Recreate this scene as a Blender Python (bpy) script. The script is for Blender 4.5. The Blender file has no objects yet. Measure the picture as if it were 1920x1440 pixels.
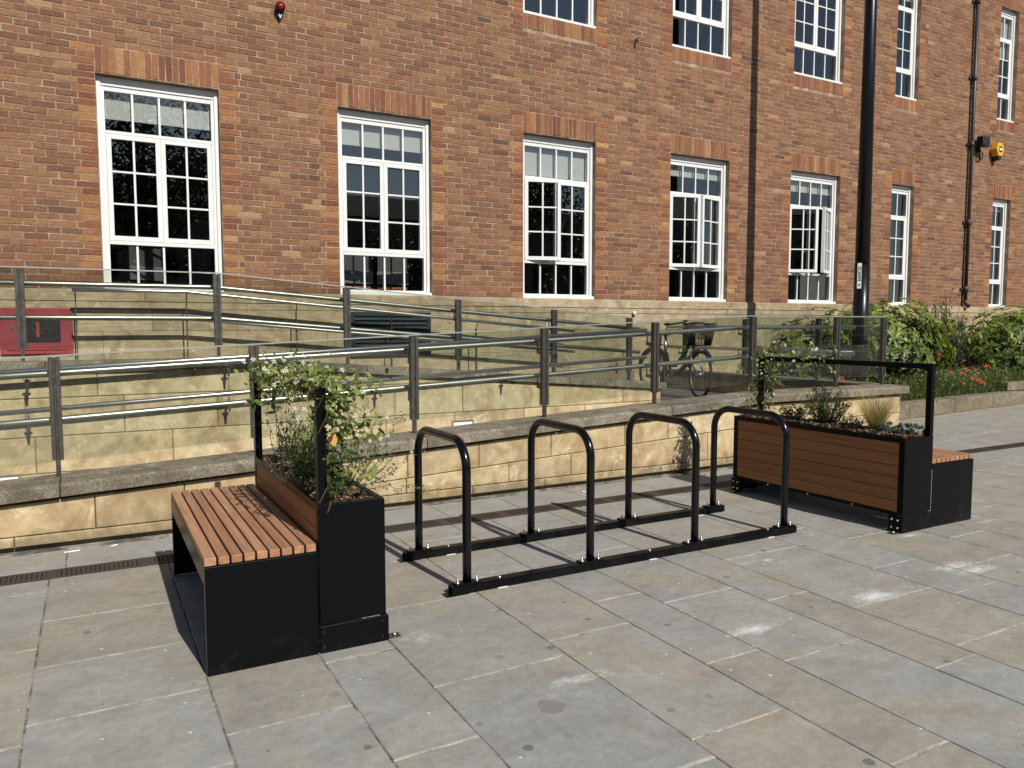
import bpy, bmesh, math, random
import numpy as np
from mathutils import Vector, Matrix

random.seed(7)
RNG = np.random.default_rng(11)
SC = bpy.context.scene
COL = SC.collection
PI = math.pi

# ------------------------------------------------------------------ camera, sky, sun, exposure
F_PX, CAM_H = 1436.136, 1.45
R_ = Vector((0.876434652, -0.481520199, -0.000773922))
U_ = Vector((0.03676115, 0.06530775, 0.9971878))
W_ = Vector((0.48011553, 0.8739984, -0.07493921))
cam = bpy.data.cameras.new('camera')
cam.sensor_fit = 'HORIZONTAL'; cam.sensor_width = 36.0
cam.lens = F_PX / 1920 * 36.0
cam.clip_start = 0.05; cam.clip_end = 900
camo = bpy.data.objects.new('camera', cam); COL.objects.link(camo)
m = Matrix((R_, U_, -W_)).transposed().to_4x4()
m.translation = (0, 0, CAM_H)
camo.matrix_world = m
SC.camera = camo

SUN_EL = math.radians(40.5)
_h = Vector((-0.108, 1.0, 0)).normalized()
SUN_D = Vector((_h.x * math.cos(SUN_EL), _h.y * math.cos(SUN_EL), -math.sin(SUN_EL)))
w = bpy.data.worlds.new('World'); SC.world = w; w.use_nodes = True
nt = w.node_tree
sky = nt.nodes.new('ShaderNodeTexSky'); sky.sky_type = 'NISHITA'; sky.sun_disc = False
sky.sun_elevation = SUN_EL; sky.sun_rotation = math.atan2(-SUN_D.x, -SUN_D.y)
sky.air_density = 1.0; sky.dust_density = 0.5; sky.ozone_density = 1.0
bg = nt.nodes['Background']; bg.inputs['Strength'].default_value = 0.072
nt.links.new(sky.outputs[0], bg.inputs[0])
sun = bpy.data.lights.new('sun', 'SUN'); sun.energy = 4.75; sun.angle = math.radians(0.53)
sun.color = (1.0, 0.955, 0.87)
suno = bpy.data.objects.new('sun', sun); COL.objects.link(suno)
suno.rotation_euler = SUN_D.to_track_quat('-Z', 'Y').to_euler(); suno.location = (3, -20, 20)
SC.view_settings.view_transform = 'Standard'; SC.view_settings.look = 'None'
SC.view_settings.exposure = 0.07; SC.view_settings.gamma = 1.0
SC.view_settings.use_curve_mapping = False
SC.cycles.use_denoising = True
SC.cycles.max_bounces = 8; SC.cycles.diffuse_bounces = 3; SC.cycles.glossy_bounces = 4
SC.cycles.transparent_max_bounces = 24; SC.cycles.transmission_bounces = 6
SC.cycles.caustics_reflective = False; SC.cycles.caustics_refractive = False
SC.cycles.sample_clamp_indirect = 6.0

# ------------------------------------------------------------------ pixel helpers (1920 x 1440 photo pixels -> places)
def ray(x, y):
    return R_ * ((x - 960) / F_PX) - U_ * ((y - 720) / F_PX) + W_
def at_y(x, y, Y):
    d = ray(x, y); return Vector((0, 0, CAM_H)) + d * (Y / d.y)
def at_z(x, y, Z=0.0):
    d = ray(x, y); return Vector((0, 0, CAM_H)) + d * ((Z - CAM_H) / d.z)
def to_px(P):
    d = Vector(P) - Vector((0, 0, CAM_H)); z = d.dot(W_)
    if z < 0.05: return (-9e9, -9e9, z)
    return (960 + F_PX * d.dot(R_) / z, 720 - F_PX * d.dot(U_) / z, z)

# ------------------------------------------------------------------ materials
MATS = {}
class NT:
    def __init__(s, name):
        s.m = bpy.data.materials.new(name); s.m.use_nodes = True
        s.t = s.m.node_tree; s.b = s.t.nodes['Principled BSDF']; s.out = s.t.nodes['Material Output']
        MATS[name] = s.m
    def n(s, typ, **kw):
        nd = s.t.nodes.new('ShaderNode' + typ)
        for k, v in kw.items():
            if k.startswith('i_'):
                key = k[2:]
                key = int(key) if key.isdigit() else key.replace('_', ' ')
                s.set(nd.inputs[key], v)
            else: setattr(nd, k, v)
        return nd
    def set(s, sock, v):
        if hasattr(v, 'is_linked') or isinstance(v, bpy.types.NodeSocket): s.t.links.new(v, sock)
        else:
            if isinstance(v, tuple) and len(v) == 3 and sock.type == 'RGBA': v = (*v, 1)
            sock.default_value = v
    def bs(s, **kw):
        for k, v in kw.items(): s.set(s.b.inputs[k.replace('_', ' ')], v)
    def pos(s, scale=(1, 1, 1)):
        g = s.n('NewGeometry'); mp = s.n('Mapping', i_Vector=g.outputs['Position']); mp.inputs['Scale'].default_value = scale
        return mp.outputs[0]
    def noise(s, vec, scale, detail=4, rough=0.55, dist=0.0):
        k = s.n('TexNoise', i_Scale=scale, i_Detail=detail, i_Roughness=rough, i_Distortion=dist)
        if vec is not None: s.set(k.inputs['Vector'], vec)
        return k.outputs[0]
    def ramp(s, fac, stops, interp='LINEAR'):
        r = s.n('ValToRGB', i_Fac=fac); cr = r.color_ramp; cr.interpolation = interp
        while len(cr.elements) < len(stops): cr.elements.new(0.5)
        for e, (p, c) in zip(cr.elements, stops):
            e.position = p; e.color = (*c, 1) if len(c) == 3 else c
        return r.outputs[0]
    def fr(s, fac, a, b, lo=0.0, hi=1.0):
        k = s.n('MapRange', i_0=fac, i_1=a, i_2=b, i_3=lo, i_4=hi); k.clamp = True
        return k.outputs[0]
    def mix(s, fac, a, b, mode='MIX'):
        k = s.n('MixRGB', blend_type=mode); s.set(k.inputs[0], fac); s.set(k.inputs[1], a); s.set(k.inputs[2], b)
        return k.outputs[0]
    def math(s, op, a, b=0.0):
        k = s.n('Math', operation=op); s.set(k.inputs[0], a); s.set(k.inputs[1], b); return k.outputs[0]
    def rnd(s, name='rnd'):
        a = s.n('Attribute', attribute_name=name, attribute_type='GEOMETRY')
        b = s.n('Attribute', attribute_name=name, attribute_type='OBJECT')
        return s.math('ADD', a.outputs['Fac'], b.outputs['Fac'])
    def bump(s, h, strength=0.3, dist=0.01):
        k = s.n('Bump', i_Strength=strength, i_Distance=dist, i_Height=h)
        s.set(s.b.inputs['Normal'], k.outputs[0])

def simple(name, col, rough=0.5, metal=0.0, spec=0.5, coat=0.0, noise=0.0, nscale=40, bump=0.0):
    k = NT(name); k.bs(Base_Color=col, Roughness=rough, Metallic=metal)
    k.b.inputs['Specular IOR Level'].default_value = spec
    if coat: k.b.inputs['Coat Weight'].default_value = coat; k.b.inputs['Coat Roughness'].default_value = 0.12
    if noise:
        nz = k.noise(k.pos(), nscale, 4, 0.6)
        k.bs(Base_Color=k.mix(noise, col, k.mix(nz, tuple(c * 0.45 for c in col), tuple(min(1, c * 1.6) for c in col))))
        k.bs(Roughness=k.fr(nz, 0.3, 0.7, rough * 0.8, min(1, rough * 1.25)))
        if bump: k.bump(nz, bump, 0.004)
    return k.m

def make_materials():
    # brick: one colour per brick plus mottling; jamb and arch bricks are the redder rubbed kind
    k = NT('brick'); r = k.rnd('rnd'); jb = k.rnd('jamb')
    c1 = k.ramp(r, [(0.0, (0.150, 0.082, 0.060)), (0.1, (0.196, 0.101, 0.066)), (0.35, (0.240, 0.120, 0.072)), (0.6, (0.272, 0.137, 0.079)),
                    (0.8, (0.298, 0.156, 0.087)), (0.93, (0.328, 0.182, 0.099)), (1.0, (0.40, 0.245, 0.135))])
    c2 = k.ramp(r, [(0.0, (0.185, 0.078, 0.052)), (0.3, (0.255, 0.104, 0.060)), (0.6, (0.325, 0.138, 0.068)), (0.82, (0.375, 0.180, 0.082)), (1.0, (0.46, 0.275, 0.125))])
    p = k.pos()
    mot = k.noise(p, 34, 6, 0.75, 0.4)
    st = k.noise(k.pos((14, 14, 60)), 1.0, 4, 0.6)
    big = k.noise(p, 0.9, 3, 0.5)
    col = k.mix(k.math('MULTIPLY', jb, 0.9), c1, c2)
    col = k.mix(0.62, col, k.mix(k.fr(mot, 0.22, 0.78), (0.40, 0.37, 0.37), (1.52, 1.52, 1.48)), 'MULTIPLY')
    col = k.mix(0.75, col, k.mix(k.fr(st, 0.25, 0.75), (0.62, 0.60, 0.60), (1.22, 1.22, 1.18)), 'MULTIPLY')
    col = k.mix(0.5, col, k.mix(big, (0.78, 0.80, 0.82), (1.20, 1.18, 1.14)), 'MULTIPLY')
    col = k.mix(1.0, col, (0.955, 0.975, 1.0), 'MULTIPLY')
    lime = k.math('MULTIPLY', k.fr(k.noise(p, 11, 5, 0.7), 0.60, 0.76), 0.38)
    col = k.mix(lime, col, (0.44, 0.33, 0.24))
    g = k.noise(p, 220, 3, 0.7)
    pit = k.fr(k.noise(p, 75, 4, 0.7), 0.66, 0.74)
    col = k.mix(k.math('MULTIPLY', pit, 0.5), col, (0.10, 0.055, 0.04))
    k.bs(Base_Color=col, Roughness=0.93); k.b.inputs['Specular IOR Level'].default_value = 0.12
    k.bump(k.math('ADD', k.math('MULTIPLY', st, 0.7), k.math('MULTIPLY', g, 0.5)), 0.55, 0.006)
    # mortar
    k = NT('mortar'); nz = k.noise(k.pos(), 5, 5, 0.65); n2 = k.noise(k.pos(), 60, 3, 0.6)
    col = k.ramp(nz, [(0.28, (0.19, 0.118, 0.08)), (0.48, (0.28, 0.195, 0.135)), (0.62, (0.42, 0.325, 0.24)), (0.75, (0.54, 0.44, 0.345))])
    col = k.mix(0.35, col, k.mix(n2, (0.5, 0.45, 0.4), (1.4, 1.35, 1.3)), 'MULTIPLY')
    k.bs(Base_Color=col, Roughness=0.95); k.bump(n2, 0.5, 0.004)
    # stones: per-stone tint 'rnd'
    def stone(name, a, b, c, dirt, dirt_amt=0.6, low=0.0, fine=0.25, grain=(1, 1, 1), fscale=130):
        k = NT(name); r = k.rnd('rnd'); p = k.pos()
        n1 = k.noise(p, 2.6, 5, 0.62, 0.4); n2 = k.noise(k.pos(grain), 9, 5, 0.6); n3 = k.noise(p, fscale, 3, 0.65)
        col = k.ramp(r, [(0.0, a), (0.35, b), (0.55, c), (0.78, tuple(q * .86 for q in a)), (1.0, tuple(q * w_ for q, w_ in zip(b, (.80, .84, .90))))])
        col = k.mix(k.fr(n1, 0.42, 0.72), col, c)
        col = k.mix(0.8, col, k.mix(k.fr(n2, 0.25, 0.75), (0.58, 0.55, 0.52), (1.22, 1.22, 1.22)), 'MULTIPLY')
        br = k.fr(k.noise(p, 2.9, 6, 0.70, 0.9), 0.48, 0.66, 0.0, 0.8)
        col = k.mix(br, col, tuple(q * w_ for q, w_ in zip(b, (0.62, 0.56, 0.52))))
        ef = k.fr(k.noise(p, 4.4, 6, 0.75, 1.0), 0.56, 0.68, 0.0, 0.7)
        col = k.mix(ef, col, tuple(min(.8, q * 1.25 + .06) for q in c))
        d = k.fr(k.noise(p, 3.7, 7, 0.76, 0.6), 0.52, 0.70)
        col = k.mix(k.math('MULTIPLY', d, dirt_amt), col, dirt)
        if low:   # splash dirt and lichen along the foot of the wall, broken up by noise
            g = k.n('NewGeometry'); sx = k.n('SeparateXYZ', i_0=g.outputs['Position'])
            lo = k.fr(sx.outputs['Z'], 0.02, low, 1.0, 0.0)
            ln = k.fr(k.math('ADD', k.math('MULTIPLY', lo, 0.45), k.noise(p, 7, 6, 0.7)), 0.66, 0.92)
            col = k.mix(k.math('MULTIPLY', ln, 0.75), col, (0.19, 0.155, 0.095))
            sp = k.fr(k.noise(p, 90, 2, 0.5), 0.70, 0.74)
            col = k.mix(k.math('MULTIPLY', k.math('MULTIPLY', sp, lo), 0.8), col, (0.7, 0.62, 0.45))
            li = k.math('MULTIPLY', k.fr(k.noise(p, 3.1, 3, 0.5), 0.62, 0.74), k.math('MULTIPLY', lo, 0.6))
            col = k.mix(li, col, (0.42, 0.30, 0.07))
        col = k.mix(fine, col, k.mix(k.fr(n3, .25, .75), (0.45, 0.45, 0.44), (1.5, 1.5, 1.5)), 'MULTIPLY')
        k.bs(Base_Color=col, Roughness=0.9); k.b.inputs['Specular IOR Level'].default_value = 0.15
        k.bump(k.math('ADD', n3, k.math('MULTIPLY', n2, 1.2)), 0.35, 0.005)
    stone('sandstone', (0.575, 0.445, 0.252), (0.49, 0.362, 0.205), (0.64, 0.525, 0.33), (0.30, 0.25, 0.18), 0.6, low=0.24)
    stone('sandstone_pale', (0.56, 0.445, 0.26), (0.48, 0.37, 0.215), (0.62, 0.51, 0.325), (0.36, 0.31, 0.21), 0.5)
    stone('plinth_stone', (0.44, 0.35, 0.225), (0.385, 0.30, 0.19), (0.50, 0.41, 0.28), (0.30, 0.25, 0.18), 0.4, grain=(0.6, 0.6, 5))
    stone('coping', (0.225, 0.200, 0.150), (0.185, 0.163, 0.122), (0.27, 0.245, 0.19), (0.10, 0.085, 0.058), 0.8, fine=1.0, fscale=60)
    simple('stone_mortar', (0.17, 0.135, 0.085), 0.95, noise=0.6, nscale=14, bump=0.4)
    stone('kerb_stone', (0.235, 0.205, 0.150), (0.19, 0.163, 0.118), (0.28, 0.25, 0.19), (0.085, 0.075, 0.052), 0.9, low=0.25, fine=0.8, fscale=70)
    # flagstones
    k = NT('flagstone'); r = k.rnd('rnd'); p = k.pos()
    col = k.ramp(r, [(0.0, (0.278, 0.274, 0.258)), (0.25, (0.312, 0.305, 0.284)), (0.45, (0.292, 0.288, 0.272)), (0.65, (0.322, 0.308, 0.276)),
                     (0.82, (0.298, 0.276, 0.236)), (1.0, (0.335, 0.310, 0.262))])
    n1 = k.noise(p, 1.7, 5, 0.6, 0.5)
    col = k.mix(k.fr(n1, 0.50, 0.66, 0, 0.75), col, (0.312, 0.272, 0.205))
    n2 = k.noise(k.pos((1.0, 1.6, 1)), 3.2, 7, 0.70, 0.3)
    col = k.mix(0.75, col, k.mix(k.fr(n2, 0.28, 0.72), (0.76, 0.76, 0.77), (1.2, 1.2, 1.19)), 'MULTIPLY')
    n3 = k.noise(p, 160, 4, 0.7)
    col = k.mix(0.5, col, k.mix(n3, (0.45, 0.45, 0.45), (1.5, 1.5, 1.5)), 'MULTIPLY')
    n4 = k.noise(p, 22, 6, 0.72, 0.4)
    col = k.mix(0.8, col, k.mix(k.fr(n4, 0.28, 0.72), (0.80, 0.80, 0.80), (1.17, 1.17, 1.16)), 'MULTIPLY')
    rust = k.math('MULTIPLY', k.fr(k.noise(p, 3.3, 6, 0.75, 0.8), 0.56, 0.74), 0.42)
    col = k.mix(rust, col, (0.235, 0.165, 0.095))
    wh = k.math('MULTIPLY', k.fr(k.noise(p, 8.0, 6, 0.75, 1.2), 0.62, 0.80), 0.35)
    col = k.mix(wh, col, (0.56, 0.55, 0.52))
    # old chewing-gum spots: sparse Voronoi cells with ragged edges
    v = k.n('TexVoronoi', voronoi_dimensions='2D', i_Vector=p, i_Scale=3.1, i_Randomness=1.0)
    edge = k.math('ADD', v.outputs['Distance'], k.math('MULTIPLY', k.math('SUBTRACT', k.noise(p, 45, 3, 0.6), 0.5), 0.035))
    vc = k.n('SeparateColor', i_0=v.outputs['Color'])
    on = k.math('GREATER_THAN', vc.outputs[0], 0.42)
    size = k.math('ADD', k.math('MULTIPLY', vc.outputs[1], 0.052), 0.018)
    gum = k.math('MULTIPLY', k.math('MULTIPLY', k.math('LESS_THAN', edge, size), on), k.fr(vc.outputs[2], 0, 1, 0.12, 0.75))
    col = k.mix(gum, col, (0.095, 0.094, 0.092))
    v2 = k.n('TexVoronoi', voronoi_dimensions='2D', i_Vector=p, i_Scale=7.3, i_Randomness=1.0)
    v2c = k.n('SeparateColor', i_0=v2.outputs['Color'])
    fl = k.math('MULTIPLY', k.math('LESS_THAN', v2.outputs['Distance'], k.math('MULTIPLY', v2c.outputs[1], 0.055)), k.math('GREATER_THAN', v2c.outputs[0], 0.72))
    col = k.mix(k.math('MULTIPLY', fl, 0.8), col, (0.66, 0.65, 0.60))
    # white scuffs left by the installers, where the photograph shows them
    tot = None
    rag = k.noise(k.pos((1.0, 2.0, 1)), 16, 7, 0.8, 0.7)
    g = k.n('NewGeometry')
    for (px, py, sx, sy, a) in ((1640, 1118, .16, .07, .95), (1410, 1181, .17, .05, .9), (790, 1193, .14, .11, .55), (1085, 1272, .20, .05, .7), (900, 1180, .24, .05, .4),
                                (1790, 1062, .22, .07, .8), (1830, 1068, .2, .06, .8), (1400, 1055, .16, .05, .5), (960, 1100, .2, .03, .5), (1440, 1050, .05, .03, .8),
                                (1520, 1002, .1, .03, .6), (1705, 1004, .12, .04, .8), (990, 1010, .22, .09, .3), (1400, 955, .2, .1, .25)):
        c = at_z(px, py, 0)
        q = k.n('VectorMath', operation='SUBTRACT', i_0=g.outputs['Position']); q.inputs[1].default_value = (c.x, c.y, 0)
        q2 = k.n('VectorMath', operation='MULTIPLY', i_0=q.outputs[0]); q2.inputs[1].default_value = (1 / sx, 1 / sy, 0)
        ln = k.n('VectorMath', operation='LENGTH', i_0=q2.outputs[0])
        e = k.math('MULTIPLY', k.fr(ln.outputs['Value'], 0.0, 1.8, 1.0, 0.0), a)
        tot = e if tot is None else k.math('MAXIMUM', tot, e)
    sc = k.math('MULTIPLY', k.fr(k.math('ADD', k.math('MULTIPLY', tot, 0.55), k.math('MULTIPLY', rag, 0.9)), 0.66, 1.0), k.fr(tot, 0.02, 0.25))
    col = k.mix(k.math('MULTIPLY', sc, 0.9), col, (0.74, 0.74, 0.72))
    c = at_z(1034, 1324, 0)      # one damp drip stain
    q = k.n('VectorMath', operation='SUBTRACT', i_0=g.outputs['Position']); q.inputs[1].default_value = (c.x, c.y, 0)
    ln = k.n('VectorMath', operation='LENGTH', i_0=q.outputs[0])
    e = k.math('ADD', ln.outputs['Value'], k.math('MULTIPLY', k.math('SUBTRACT', k.noise(p, 20, 2, .5), 0.5), 0.05))
    col = k.mix(k.math('MULTIPLY', k.math('LESS_THAN', e, 0.055), 0.5), col, (0.16, 0.145, 0.12))
    k.bs(Base_Color=col, Roughness=k.fr(n2, 0.3, 0.7, 0.62, 0.88)); k.b.inputs['Specular IOR Level'].default_value = 0.28
    riv = k.noise(k.pos((2.0, 3.2, 3.0)), 3.0, 7, 0.66, 0.5)
    k.bump(k.math('ADD', k.math('MULTIPLY', riv, 1.3), k.math('MULTIPLY', n3, 0.3)), 0.34, 0.006)
    # joint mortar of the paving
    k = NT('joint_mortar'); nz = k.noise(k.pos(), 5.5, 6, 0.72, 0.8); n2 = k.noise(k.pos(), 70, 3, 0.6)
    col = k.ramp(nz, [(0.34, (0.06, 0.056, 0.047)), (0.47, (0.14, 0.13, 0.11)), (0.58, (0.30, 0.285, 0.24)), (0.72, (0.52, 0.495, 0.43))])
    col = k.mix(0.5, col, k.mix(n2, (0.35, 0.35, 0.33), (1.45, 1.45, 1.4)), 'MULTIPLY')
    k.bs(Base_Color=col, Roughness=0.95); k.bump(n2, 0.6, 0.006)
    k = NT('joint_filler'); nz = k.noise(k.pos(), 9, 6, 0.7, 0.5); n2 = k.noise(k.pos(), 90, 3, 0.6)
    col = k.ramp(nz, [(0.34, (0.10, 0.092, 0.078)), (0.44, (0.34, 0.32, 0.27)), (0.56, (0.52, 0.49, 0.42)), (0.72, (0.64, 0.61, 0.53))])
    col = k.mix(0.6, col, k.mix(n2, (0.3, 0.3, 0.28), (1.5, 1.5, 1.45)), 'MULTIPLY')
    k.bs(Base_Color=col, Roughness=0.95); k.bump(n2, 0.8, 0.006)
    # timber
    def wood(name, a, b, grain, rough=0.6):
        k = NT(name); r = k.rnd('rnd')
        n1 = k.noise(k.pos(grain), 1.0, 6, 0.62, 0.6); n2 = k.noise(k.pos(tuple(q * 4 for q in grain)), 1.0, 3, 0.6)
        col = k.mix(r, a, b)
        col = k.mix(0.8, col, k.mix(k.fr(n1, 0.25, 0.75), (0.58, 0.52, 0.47), (1.28, 1.28, 1.26)), 'MULTIPLY')
        kn = k.fr(k.noise(k.pos(tuple(q * .5 for q in grain)), 1.0, 4, 0.6, 1.2), 0.58, 0.74, 0.0, 0.55)
        col = k.mix(kn, col, tuple(q * .55 for q in b))
        col = k.mix(0.5, col, k.mix(n2, (0.6, 0.58, 0.55), (1.3, 1.3, 1.3)), 'MULTIPLY')
        k.bs(Base_Color=col, Roughness=rough); k.b.inputs['Specular IOR Level'].default_value = 0.35
        k.bump(k.math('ADD', n1, n2), 0.25, 0.002)
    wood('slat_wood', (0.44, 0.245, 0.142), (0.325, 0.162, 0.090), (38, 2.2, 38))
    wood('board_wood', (0.36, 0.155, 0.055), (0.28, 0.116, 0.042), (30, 1.6, 60), 0.5)
    # metals and paints
    k = NT('black_coat'); nz = k.noise(k.pos(), 6, 6, 0.75, 0.8); g_ = k.n('NewGeometry'); sx_ = k.n('SeparateXYZ', i_0=g_.outputs['Position'])
    dust = k.math('MULTIPLY', k.fr(k.math('ADD', nz, k.fr(sx_.outputs['Z'], 0.0, 0.16, 0.16, 0.0)), 0.60, 0.88), 0.06)
    k.bs(Base_Color=k.mix(dust, (0.0036, 0.0042, 0.0050), (0.17, 0.165, 0.155)), Roughness=k.fr(nz, 0.3, 0.7, 0.22, 0.34))
    k.b.inputs['Specular IOR Level'].default_value = 0.11
    simple('black_gloss', (0.0035, 0.0038, 0.0042), 0.2, 0, 0.4)
    simple('bolt_steel', (0.75, 0.75, 0.74), 0.28, 1.0)
    simple('post_steel', (0.125, 0.115, 0.105), 0.40, 0.75, noise=0.4, nscale=25)
    k = NT('rail_steel'); nz = k.noise(k.pos((2, 2, 90)), 3, 3, 0.6)
    k.bs(Base_Color=(0.50, 0.485, 0.465), Metallic=1.0, Roughness=k.fr(nz, 0.3, 0.7, 0.30, 0.45))
    simple('bright_edge', (0.72, 0.71, 0.68), 0.35, 0.85)  # bright metal standing in for the gleam of the glass's top edge
    simple('white_upvc', (0.74, 0.745, 0.735), 0.38, 0, 0.45, noise=0.12, nscale=6)
    simple('seal_dark', (0.03, 0.03, 0.03), 0.6)
    simple('lamp_black', (0.0055, 0.0065, 0.008), 0.3, 0, 0.35)
    simple('iron_grate', (0.075, 0.054, 0.043), 0.75, 0.3, noise=0.6, nscale=60, bump=0.4)
    simple('dark_void', (0.012, 0.011, 0.010), 0.9)
    simple('red_paint', (0.27, 0.045, 0.055), 0.48, 0, 0.4, noise=0.3, nscale=8)
    simple('louvre_paint', (0.022, 0.030, 0.038), 0.45, 0, 0.4, noise=0.3, nscale=12)
    simple('pipe_paint', (0.035, 0.033, 0.036), 0.45)
    simple('black_plastic', (0.010, 0.010, 0.011), 0.45)
    simple('yellow_plastic', (0.68, 0.37, 0.035), 0.4)
    simple('red_lens', (0.30, 0.010, 0.014), 0.12, 0, 0.6)
    simple('white_print', (0.80, 0.80, 0.77), 0.5)
    simple('black_print', (0.012, 0.012, 0.012), 0.5)
    simple('rubber', (0.014, 0.014, 0.014), 0.8)
    simple('silver_part', (0.55, 0.55, 0.56), 0.3, 1.0)
    simple('rim_grey', (0.16, 0.16, 0.165), 0.4, 0.8)
    simple('bike_paint', (0.012, 0.014, 0.018), 0.25)
    simple('dark_asphalt', (0.065, 0.062, 0.056), 0.9, noise=0.5, nscale=120, bump=0.4)
    simple('ramp_surface', (0.20, 0.19, 0.165), 0.9, noise=0.5, nscale=90, bump=0.4)
    simple('soil', (0.045, 0.031, 0.022), 0.95, noise=0.7, nscale=40, bump=0.8)
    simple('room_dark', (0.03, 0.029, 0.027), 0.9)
    simple('blind_cloth', (0.62, 0.61, 0.55), 0.85)
    simple('chair_mesh', (0.09, 0.09, 0.09), 0.7)
    simple('chair_shell', (0.22, 0.22, 0.215), 0.5)
    simple('chair_seat', (0.42, 0.13, 0.05), 0.75)
    simple('far_render', (0.24, 0.22, 0.19), 0.9)
    simple('far_roof', (0.06, 0.06, 0.065), 0.8)
    # glass: thin panes, Schlick reflection at each face
    def glass(name, tint, f0=0.04, gain=0.96):
        k = NT(name); k.t.nodes.remove(k.b)
        lw = k.n('LayerWeight'); lw.inputs['Blend'].default_value = 0.5
        f = k.math('ADD', k.math('MULTIPLY', k.math('POWER', lw.outputs['Facing'], 5.0), gain), f0)
        tr = k.n('BsdfTransparent'); tr.inputs[0].default_value = (*tint, 1)
        gl = k.n('BsdfGlossy'); gl.inputs['Roughness'].default_value = 0.0; gl.inputs[0].default_value = (1, 1, 1, 1)
        mx = k.n('MixShader', i_0=f, i_1=tr.outputs[0], i_2=gl.outputs[0])
        k.t.links.new(mx.outputs[0], k.out.inputs[0])
    glass('window_glass', (0.88, 0.90, 0.90), 0.088)
    glass('rail_glass', (0.875, 0.905, 0.872), 0.045)
    # foliage: colour per leaf, light passing through
    def leaf(name, stops, trans=0.32, rough=0.45, spec=0.4):
        k = NT(name); r = k.rnd('rnd'); col = k.ramp(r, stops)
        nz = k.noise(k.pos(), 30, 3, 0.6)
        col = k.mix(0.45, col, k.mix(nz, (0.6, 0.62, 0.55), (1.35, 1.3, 1.3)), 'MULTIPLY')
        k.bs(Base_Color=col, Roughness=rough); k.b.inputs['Specular IOR Level'].default_value = spec
        t = k.n('BsdfTranslucent', i_Color=k.mix(1.0, col, (1.35, 1.3, 0.65), 'MULTIPLY'))
        mx = k.n('MixShader', i_0=trans, i_1=k.b.outputs[0], i_2=t.outputs[0])
        k.t.links.new(mx.outputs[0], k.out.inputs[0])
    leaf('leaf_jasmine', [(0, (0.022, 0.042, 0.012)), (0.35, (0.060, 0.105, 0.024)), (0.7, (0.155, 0.215, 0.046)), (1, (0.32, 0.37, 0.10))], spec=0.5, rough=0.36)
    leaf('leaf_lavender', [(0, (0.030, 0.055, 0.016)), (0.5, (0.068, 0.112, 0.034)), (1, (0.13, 0.18, 0.065))])
    leaf('leaf_fine', [(0, (0.050, 0.080, 0.026)), (0.5, (0.110, 0.152, 0.056)), (1, (0.21, 0.25, 0.10))])
    leaf('leaf_dark', [(0, (0.012, 0.024, 0.010)), (0.5, (0.030, 0.052, 0.018)), (1, (0.075, 0.105, 0.030))])
    leaf('leaf_aucuba', [(0, (0.018, 0.036, 0.008)), (0.35, (0.050, 0.090, 0.016)), (0.7, (0.125, 0.178, 0.030)), (1, (0.30, 0.33, 0.07))], spec=0.4, rough=0.42)
    leaf('leaf_sedum', [(0, (0.075, 0.12, 0.095)), (0.5, (0.14, 0.205, 0.16)), (1, (0.24, 0.30, 0.24))], trans=0.1)
    leaf('grass_straw', [(0, (0.24, 0.185, 0.07)), (0.5, (0.40, 0.33, 0.145)), (0.8, (0.50, 0.43, 0.22)), (1, (0.20, 0.23, 0.065))], trans=0.4)
    leaf('grass_green', [(0, (0.045, 0.075, 0.018)), (0.5, (0.105, 0.150, 0.034)), (0.8, (0.20, 0.23, 0.065)), (1, (0.38, 0.33, 0.13))], trans=0.4)
    leaf('petal_white', [(0, (0.66, 0.62, 0.48)), (1, (0.84, 0.82, 0.74))], trans=0.3)
    leaf('petal_red', [(0, (0.55, 0.050, 0.018)), (1, (0.72, 0.13, 0.045))], trans=0.4)
    leaf('leaf_tree', [(0, (0.010, 0.018, 0.006)), (1, (0.050, 0.080, 0.020))])
    simple('stem_brown', (0.085, 0.06, 0.035), 0.8)
    simple('stem_green', (0.075, 0.105, 0.03), 0.7)
    simple('tree_bark', (0.06, 0.048, 0.036), 0.9, noise=0.5, nscale=20, bump=0.6)
    k = NT('bark_chip'); r = k.rnd('rnd')
    col = k.ramp(r, [(0, (0.030, 0.017, 0.011)), (0.35, (0.085, 0.042, 0.024)), (0.65, (0.18, 0.098, 0.055)), (0.85, (0.33, 0.22, 0.135)), (1, (0.50, 0.40, 0.29))])
    k.bs(Base_Color=col, Roughness=0.85)
    simple('wet_leaf', (0.55, 0.28, 0.09), 0.6)
make_materials()
M = MATS

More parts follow.
